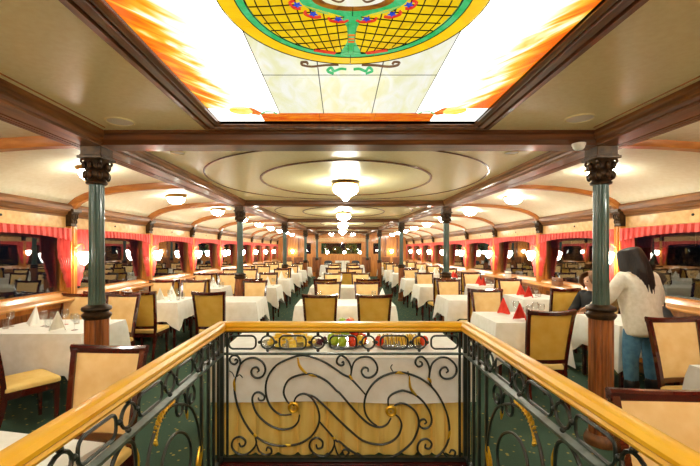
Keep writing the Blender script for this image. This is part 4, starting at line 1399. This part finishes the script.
# fruit bowl in the middle
fb = empty('fruit_platter', (-.01, 3.42, .771), 0, 'round steel dish piled with red, orange and green fruit, middle of buffet', 'platter')
G().lathe([(.10, 0), (.14, .006), (.182, .026), (.186, .03), (.176, .028), (.13, .012), (.02, .010)], 32).build('plate', 'steel', fb)
fruit = []
for k in range(10):
    a = 2 * PI * k / 10
    fruit.append((.138 * math.cos(a), .135 * math.sin(a), .832))
for k in range(6):
    a = 2 * PI * k / 6 + .3
    fruit.append((.084 * math.cos(a), .084 * math.sin(a), .899))
for k in range(3):
    a = 2 * PI * k / 3 + .8
    fruit.append((.045 * math.cos(a), .04 * math.sin(a), .966))
kinds = ['tomato', 'tomato', 'orange_fruit', 'green_fruit', 'tomato', 'orange_fruit', 'yellow_fruit', 'green_fruit']
FN = {'tomato': ('tomato', 'red round tomato'), 'orange_fruit': ('orange', 'round orange'), 'green_fruit': ('apple', 'yellow-green apple'), 'yellow_fruit': ('lemon', 'yellow lemon')}
for i, (x, y, z) in enumerate(fruit):
    kd = kinds[(i * 5 + i // 8) % 8]
    if x < -.08: kd = ['green_fruit', 'yellow_fruit', 'green_fruit'][i % 3]
    nm, lb = FN[kd]
    def fm(kd=kd):
        g = G().lathe([(.004, -.036), (.018, -.04), (.032, -.026), (.0375, 0), (.033, .024), (.02, .038), (.006, .034)], 14)
        g.tube([(0, 0, .033), (.003, .002, .044)], .003, 5)
        return g
    piece(nm, fm, kd, -.01 + x, 3.42 + y, z, rf.uniform(0, 6), lb + ', %s of pile on the middle buffet dish' % spot(x, y, z - .03), lb + 's piled on the middle buffet dish', 'fruit')
platter('serving_platter', .45, 3.42, .24, .18, 'oval steel platter of sliced melon with brown rind on the buffet, right')
def mslice():
    g = G()
    rings = []
    for k in range(9):
        a = PI * k / 8
        rings.append([(.085 * math.cos(a) * r, w, .085 * math.sin(a) * r * .75) for r, w in ((1, -.011), (1, .011), (.45, .011), (.45, -.011))])
    g.loft(rings)
    return g
def mrind():
    g = G()
    rings = []
    for k in range(9):
        a = PI * k / 8
        rings.append([(.085 * math.cos(a) * r, w, .085 * math.sin(a) * r * .75) for r, w in ((1.002, -.004), (1.002, .004), (1.04, .004), (1.04, -.004))])
    g.loft(rings)
    return g
mp = None
for k in range(11):
    x = .45 - .175 + .035 * k
    if mp is None:
        mp = tag(mslice().build('melon_slice', 'melon'), 'x', 'fruit')
        mrind().build('rind', 'rind', mp)
        o = mp
        kids(mp)
    else:
        o = copy_tree(mp)
    o.location = (x, 3.42 + .02 * math.sin(k), .797)
    o.rotation_euler = (.0, .12 * math.sin(k * 2), PI / 2 + rf.uniform(-.12, .12))
    tag(o, 'arched yellow melon slice, %s from left in row on right buffet platter' % ORD[k], 'fruit', 'melon slices on the right buffet platter')
for k in range(6):
    a = PI * k / 5
    piece('tomato', fm, 'tomato', ( .45 + .19 * (1 if k == 0 else -1)), 3.30, .835, k, 'red tomato garnishing the %s end of right buffet platter' % ('right' if k == 0 else 'left'), 'red tomatoes round the melon', 'fruit') if k in (0, 5) else None
for i, x in enumerate((-.255, -.225, -.21)):
    piece('grape_bunch', lambda: (lambda g: [g.ball((.018 * math.cos(a * 2.4) * (1 - a / 14), .018 * math.sin(a * 2.4) * (1 - a / 14), .012 + a * .004), .012, 8, 5) for a in range(10)] and g)(G()), 'grape', x, 3.40 + .045 * i, .772, i, 'small dark grape bunch, %s of three between pineapple and fruit dishes' % ('near', 'middle', 'far')[i], 'grape bunches on the buffet', 'fruit')

# ---------------------------------------------------------------- far end buffet and small things on the ledges
table(0.0, 20.9, 2.3, .8, 'long one before the far end window', drop=.46, corner=.1, grp='dining tables')
for i, x in enumerate((-.75, .72)):
    t = empty('chafing_dish', (x, 20.9, .77), 0, 'dark domed chafing dish on far end table, %s one' % ('left', 'right')[i], 'dish', 'chafing dishes on the far end table')
    G().box(-.22, .22, -.15, .15, .0, .10).build('pan', 'steel', t, bevel=.02)
    G().loft([[(x_ * q, y_ * q, z) for x_, y_ in rrect(-.22, .22, -.15, .15, .06, 4)] for z, q in ((.10, 1), (.17, .97), (.22, .8), (.245, .45), (.25, .1))]).build('lid', 'bag', t)
for i in range(3):
    t = empty('plate_stack', (-.25 + .26 * i, 20.85, .77), 0, 'white stack of plates on far end table, %s of three' % ('left', 'middle', 'right')[i], 'plates', 'plate stacks on the far end table')
    G().lathe([(.06, 0), (.12, .01), (.125, .03), (.125, .22), (.12, .24), (.02, .235)], 20).build('plates', 'white', t)
for x, sd in ((-1.75, 'left'), (1.75, 'right')):
    pass
def box_holder(y, w, h, m, label):
    t = empty('menu_holder', (3.80, y, .957), 0, label, 'holder')
    G().box(-.04, .04, -w / 2, w / 2, 0, h).build('body', m, t, bevel=.012)
    G().box(-.045, .045, -w / 2 - .005, w / 2 + .005, h * .62, h * .70).build('band', 'lacquer', t, bevel=.003, seg=1)
    return t
box_holder(6.95, .24, .15, 'brown', 'small brown leather holder on the right window ledge beyond the right front column')
box_holder(9.0, .20, .15, 'white', 'small white holder with maroon band on the right window ledge')
o = G().loft([[(rx * math.cos(2 * PI * k / 16) * 1.0, ry * math.sin(2 * PI * k / 16), z) for k in range(16)] for z, rx, ry in ((0, .11, .10), (.02, .14, .12), (.08, .15, .13), (.14, .12, .10), (.18, .07, .06), (.19, .02, .02))]).build('bag', 'bag')
o.location = (3.60, 4.50, .771)
tag(o, 'charcoal grey soft bag slumped on the table behind the standing woman', 'bag')
G().tube(catmull([(-.09, 0, .13), (-.10, -.02, .24), (0, -.03, .29), (.08, 0, .22), (.07, 0, .15)]), .008, 6).build('strap', 'black', o)
o = G().tube(catmull([(3.40, 4.42, .793), (3.43, 4.46, .81), (3.42, 4.52, .86), (3.38, 4.5, .82), (3.36, 4.56, .793)]), .022, 8).build('scarf', 'orange')
tag(o, 'orange cloth scarf crumpled beside the grey bag', 'scarf')
# river embankment with lamps seen through the right-hand windows
eb = tag(G().box(38, 42, 20, 95, -2.0, 1.9).build('embankment', 'bank', smooth=False), 'dark stone river embankment far outside the right windows', 'wall')
for i in range(9):
    t = empty('street_lamp', (38.3, 42 + 4.6 * i, 1.9), 0, 'lit street lamp, %s nearest on dark embankment outside the right windows' % ORD[i], 'lamp', 'street lamps on the embankment')
    G().lathe([(.12, 0), (.07, .4), (.05, 2.4)], 8).build('post', 'iron', t)
    G().ball((0, 0, 2.55), .20, 8, 6).build('globe', 'street', t)

# ---------------------------------------------------------------- people
def skin(name, nodes, edges, m, parent=None, sub=2, root=0):
    """continuous surface grown over a joint skeleton; nodes = (x, y, z, rx[, ry])"""
    me = bpy.data.meshes.new(name + '_skeleton')
    me.from_pydata([n[:3] for n in nodes], edges, [])
    ob = bpy.data.objects.new(name + '_skeleton', me)
    COL.objects.link(ob)
    md = ob.modifiers.new('skin', 'SKIN')
    md.use_smooth_shade = True
    for i, n in enumerate(nodes):
        sv = me.skin_vertices[0].data[i]
        sv.radius = (n[3], n[4] if len(n) > 4 else n[3])
        sv.use_root = (i == root)
    sb = ob.modifiers.new('sub', 'SUBSURF')
    sb.levels = sb.render_levels = sub
    dg = bpy.context.evaluated_depsgraph_get()
    em = bpy.data.meshes.new_from_object(ob.evaluated_get(dg))
    em.name = name
    bpy.data.objects.remove(ob)
    em.polygons.foreach_set('use_smooth', [True] * len(em.polygons))
    em.materials.clear()
    em.materials.append(M[m])
    o = bpy.data.objects.new(name, em)
    COL.objects.link(o)
    if parent: o.parent = parent
    return o

def lerp(a, b, t): return tuple(a[i] + (b[i] - a[i]) * t for i in range(3))
def person(loc, rz, label, J, hair_m, top_m, leg_m, boot_m, top_r, long_top, hair_len, group=None):
    """J: joints in local space (facing +Y)"""
    N, Eg = [], []
    idx = {}
    def node(k, p, r, r2=None):
        idx[k] = len(N)
        N.append((*p, r, r2 if r2 else r))
    def edge(a, b): Eg.append((idx[a], idx[b]))
    node('pelvis', J['pelvis'], .125, .10)
    node('waist', lerp(J['pelvis'], J['chest'], .5), .11, .085); edge('pelvis', 'waist')
    node('chest', J['chest'], .125, .095); edge('waist', 'chest')
    node('neck0', J['neck'], .055); edge('chest', 'neck0')
    hd = J['head']
    up = (Vector(hd) - Vector(J['neck'])).normalized()
    fwd = Vector(J.get('look', (0, 1, 0))).normalized()
    fwd = (fwd - up * fwd.dot(up)).normalized()
    rt = fwd.cross(up)
    H = Vector(hd)
    node('jaw', H - up * .055 + fwd * .02, .060, .066); edge('neck0', 'jaw')
    node('skull', H + up * .01, .074, .088); edge('jaw', 'skull')
    node('crown', H + up * .075, .060, .07); edge('skull', 'crown')
    node('nose', H + fwd * .108 - up * .012, .012); edge('skull', 'nose')
    for s, sd in ((-1, 'l'), (1, 'r')):
        node('ear' + sd, H + rt * (s * .085) - up * .01 - fwd * .005, .014, .02); edge('skull', 'ear' + sd)
        sh_, el, wr = J['shoulder_' + sd], J['elbow_' + sd], J['wrist_' + sd]
        node('sh' + sd, sh_, .056); edge('chest', 'sh' + sd)
        node('ua' + sd, lerp(sh_, el, .5), .046); edge('sh' + sd, 'ua' + sd)
        node('el' + sd, el, .038); edge('ua' + sd, 'el' + sd)
        node('fa' + sd, lerp(el, wr, .45), .036); edge('el' + sd, 'fa' + sd)
        node('wr' + sd, wr, .024, .028); edge('fa' + sd, 'wr' + sd)
        d = (Vector(wr) - Vector(el)).normalized()
        side = d.cross(Vector((0, 0, 1)))
        side = side.normalized() if side.length > .1 else Vector((1, 0, 0))
        nrm = side.cross(d).normalized()
        pc_ = Vector(wr) + d * .055
        node('palm' + sd, pc_, .026, .016); edge('wr' + sd, 'palm' + sd)
        hip, kn, an, toe = J['hip_' + sd], J['knee_' + sd], J['ankle_' + sd], J['toe_' + sd]
        node('hip' + sd, hip, .085); edge('pelvis', 'hip' + sd)
        node('th' + sd, lerp(hip, kn, .5), .074); edge('hip' + sd, 'th' + sd)
        node('kn' + sd, kn, .056); edge('th' + sd, 'kn' + sd)
        node('ca' + sd, lerp(kn, an, .35), .054); edge('kn' + sd, 'ca' + sd)
        node('an' + sd, an, .036); edge('ca' + sd, 'an' + sd)
        node('toe' + sd, toe, .034, .028); edge('an' + sd, 'toe' + sd)
        for q in range(4):
            off = side * ((q - 1.5) * .0185)
            ln = (.068, .078, .074, .058)[q]
            b0 = pc_ + d * .03 + off
            node('f%d0%s' % (q, sd), b0, .0095); edge('palm' + sd, 'f%d0%s' % (q, sd))
            b1 = b0 + d * ln * .5 - nrm * .008
            node('f%d1%s' % (q, sd), b1, .0085); edge('f%d0%s' % (q, sd), 'f%d1%s' % (q, sd))
            b2 = b1 + d * ln * .38 - nrm * .022
            node('f%d2%s' % (q, sd), b2, .007); edge('f%d1%s' % (q, sd), 'f%d2%s' % (q, sd))
        t0 = Vector(wr) + d * .03 + side * (-s * .026)
        node('t0' + sd, t0, .011); edge('wr' + sd, 't0' + sd)
        node('t1' + sd, t0 + d * .03 + side * (-s * .018) - nrm * .008, .009); edge('t0' + sd, 't1' + sd)
        node('t2' + sd, t0 + d * .055 + side * (-s * .018) - nrm * .018, .0075); edge('t1' + sd, 't2' + sd)
    body = skin('person', N, Eg, 'skin')
    body.location = loc
    body.rotation_euler = (0, 0, rz)
    tag(body, label, 'person', group)
    # face details
    for s in (-1, 1):
        G().ball(tuple(H + fwd * .078 + rt * (s * .031) + up * .012), .011, 10, 8).build('eye', 'eye', body)
    G().tube([tuple(H + fwd * .086 - up * .055 + rt * x) for x in (-.022, 0, .022)], .006, 6).build('mouth', 'lip', body)
    # top: torso and sleeves in one loose garment
    n2, e2 = [], []
    def a2(p, r, r2=None):
        n2.append((*p, r, r2 if r2 else r)); return len(n2) - 1
    pz = Vector(J['pelvis']); cz = Vector(J['chest']); ax = (pz - cz).normalized()
    i0 = a2(tuple(cz + ax * .05), top_r, top_r * .66)
    i1 = a2(tuple(lerp(cz, pz, .6)), top_r * 1.02, top_r * .72); e2.append((i0, i1))
    prev = i1
    for q in ([.0, .12, .20] if long_top else [.0, .06]):
        k = a2(tuple(pz + ax * q), top_r * 1.0, top_r * .75); e2.append((prev, k)); prev = k
    ik = a2(tuple(lerp(J['chest'], J['neck'], .62)), top_r * .62, top_r * .45); e2.append((i0, ik))
    ic = a2(tuple(lerp(J['chest'], J['neck'], .98)), .066, .066); e2.append((ik, ic))
    for s, sd in ((-1, 'l'), (1, 'r')):
        sh_, el, wr = J['shoulder_' + sd], J['elbow_' + sd], J['wrist_' + sd]
        k0 = a2(sh_, .085); e2.append((i0, k0))
        k1 = a2(lerp(sh_, el, .5), .078); e2.append((k0, k1))
        k2 = a2(el, .066); e2.append((k1, k2))
        k3 = a2(lerp(el, wr, .5), .056); e2.append((k2, k3))
        k4 = a2(lerp(el, wr, .93), .042); e2.append((k3, k4))
    skin('sweater' if long_top else 'jacket', n2, e2, top_m, body)
    n3, e3 = [], []
    n3.append((*J['pelvis'], .11, .09))
    for sd in 'lr':
        hip, kn, an = J['hip_' + sd], J['knee_' + sd], J['ankle_' + sd]
        b = len(n3)
        n3 += [(*hip, .10), (*lerp(hip, kn, .5), .092), (*kn, .074), (*lerp(kn, an, .4), .070), (*lerp(kn, an, .85), .056)]
        e3 += [(0, b), (b, b + 1), (b + 1, b + 2), (b + 2, b + 3), (b + 3, b + 4)]
    skin('trousers', n3, e3, leg_m, body)
    for sd in 'lr':
        kn, an, toe = Vector(J['knee_' + sd]), Vector(J['ankle_' + sd]), Vector(J['toe_' + sd])
        heel = an + (an - toe).normalized() * .04
        heel.z = toe.z
        nb = [(*lerp(kn, an, .42), .080), (*lerp(kn, an, .75), .070), (*an, .056), (*lerp(an, toe, .5), .044), (*toe, .040, .034), (*heel, .036)]
        skin('boot', nb, [(0, 1), (1, 2), (2, 3), (3, 4), (2, 5)], boot_m, body)
    # hair: a cap over the skull falling behind
    def hairfn(u, v):
        a = (u - .5) * 2 * PI * .74 + PI       # open towards the face
        L = hair_len
        if v < .35:
            q = v / .35
            r = .112 * math.sin(q * PI / 2)
            z = .088 + .045 * math.cos(q * PI / 2)
        else:
            q = (v - .35) / .65
            r = .112 + .028 * math.sin(q * PI) + .012 * math.sin(u * 40 + 3 * q) * q
            z = .088 - q * (L + .05 * math.sin(u * 17))
        back = -.04 * max(0, (v - .35) / .65) if L < .3 else -.10 * max(0, (v - .35) / .65) ** .8
        p = H + rt * (r * math.sin(a)) + fwd * (r * math.cos(a) * 1.05 + back) + up * (z if v < .35 else .088) 
        if v >= .35:
            p = p + Vector((0, 0, z - .088))
        return tuple(p)
    G().grid(hairfn, 40, 20).build('hair', hair_m, body, solid=.012, angle=80)
    if hair_len > .2:
        g = G()
        for k in range(26):
            a = PI + (k / 25 - .5) * 2.9
            p0 = H + rt * (.10 * math.sin(a)) + fwd * (.11 * math.cos(a)) + up * .05
            p1 = H + rt * (.135 * math.sin(a)) + fwd * (.135 * math.cos(a) - .05) - Vector((0, 0, hair_len * .45))
            p2 = H + rt * (.12 * math.sin(a) + rf.uniform(-.04, .05)) + fwd * (.12 * math.cos(a) - .10) - Vector((0, 0, hair_len * (.9 + rf.uniform(0, .28))))
            P_ = catmull([p0, p1, p2], 4)
            g.tube(P_, .016, 5, rr=[.020 * (1 - .8 * i / (len(P_) - 1)) for i in range(len(P_))])
        g.build('hair_locks', hair_m, body)
    return body
JW = dict(pelvis=(0, 0, .90), chest=(-.01, .05, 1.20), neck=(-.015, .07, 1.385), head=(-.03, .10, 1.50), look=(-.35, 1, -.35),
          shoulder_l=(-.185, .06, 1.31), elbow_l=(-.30, .12, 1.08), wrist_l=(-.30, .34, .98),
          shoulder_r=(.175, .06, 1.31), elbow_r=(.29, .06, 1.06), wrist_r=(.25, .28, .96),
          hip_l=(-.10, 0, .86), knee_l=(-.125, .02, .48), ankle_l=(-.13, -.01, .09), toe_l=(-.15, .13, .036),
          hip_r=(.10, 0, .86), knee_r=(.125, .02, .48), ankle_r=(.13, -.01, .09), toe_r=(.15, .13, .036))
person((3.05, 4.02, 0), .18, 'standing woman from behind, long dark hair, cream sweater, blue jeans, leaning over table', JW, 'hair', 'sweater', 'jeans', 'boot', .225, True, .42)
JS = dict(pelvis=(0, 0, .565), chest=(0, -.03, .87), neck=(0, -.02, 1.05), head=(0, .01, 1.17), look=(0, 1, -.1),
          shoulder_l=(-.175, -.02, .98), elbow_l=(-.23, .06, .76), wrist_l=(-.10, .24, .72),
          shoulder_r=(.175, -.02, .98), elbow_r=(.24, .06, .76), wrist_r=(.12, .25, .70),
          hip_l=(-.09, .06, .56), knee_l=(-.10, .42, .52), ankle_l=(-.11, .46, .10), toe_l=(-.12, .59, .036),
          hip_r=(.09, .06, .56), knee_r=(.10, .42, .52), ankle_r=(.12, .36, .10), toe_r=(.13, .49, .036))
person((3.49, 5.52, 0), PI / 2 + .12, 'seated person in black jacket mostly hidden behind the right front column', JS, 'hair2', 'black', 'black', 'boot2', .17, False, .16)
# foredeck with shrubs beyond the far end windows
tag(G().box(-4, 4, Y_END + .1, Y_END + 5, -.05, 0).build('trim_2', 'wood_dark', smooth=False), kind='structure')
def shrub(x, y, h, label):
    t = empty('potted_shrub', (x, y, 0), 0, label, 'plant', 'potted shrubs on the foredeck')
    G().lathe([(.16, 0), (.20, .40), (.22, .42), (.22, .46), (.18, .46), (.17, .40), (.02, .40)], 16).build('pot', 'white', t)
    G().tube([(0, 0, .38), (.01, .01, .8), (0, 0, h - .4)], .025, 6).build('stem', 'wood_dark', t)
    g = G()
    for k in range(420):
        a, b, r = rf.uniform(0, 2 * PI), rf.uniform(-1, 1), rf.uniform(.55, 1) ** .5
        c = Vector((.42 * r * math.cos(a) * math.sqrt(1 - b * b), .42 * r * math.sin(a) * math.sqrt(1 - b * b), h - .45 + .55 * r * b))
        d = Vector((rf.uniform(-1, 1), rf.uniform(-1, 1), rf.uniform(-.3, 1))).normalized()
        e = d.cross(Vector((rf.uniform(-1, 1), rf.uniform(-1, 1), .3))).normalized()
        g.add([c, c + d * .06 + e * .03, c + d * .13, c + d * .06 - e * .03], [(0, 1, 2, 3)])
    tag(g.build('foliage', 'leafgreen', t, smooth=False), kind='stuff')
for i, (x, y, h) in enumerate([(-1.3, 25.0, 1.9), (-.35, 25.6, 1.7), (.6, 25.1, 2.0), (1.55, 25.6, 1.8)]):
    shrub(x, y, h, 'leafy potted shrub outside the far end window, %s from the left' % ORD[i])
for i, x in enumerate((-.9, .15, 1.1)):  # globe lamps added to brighten the view through the end window
    t = empty('deck_fill_lamp', (x, 24.1, 0), 0, 'added globe fill lamp on the foredeck outside the far end window, %s one' % ('left', 'middle', 'right')[i], 'lamp', 'added globe fill lamps on the foredeck')
    G().lathe([(.10, 0), (.10, .03), (.03, .05), (.025, 1.35)], 12).build('post', 'iron', t)
    G().ball((0, 0, 1.44), .10, 12, 8).build('globe', 'shade', t)
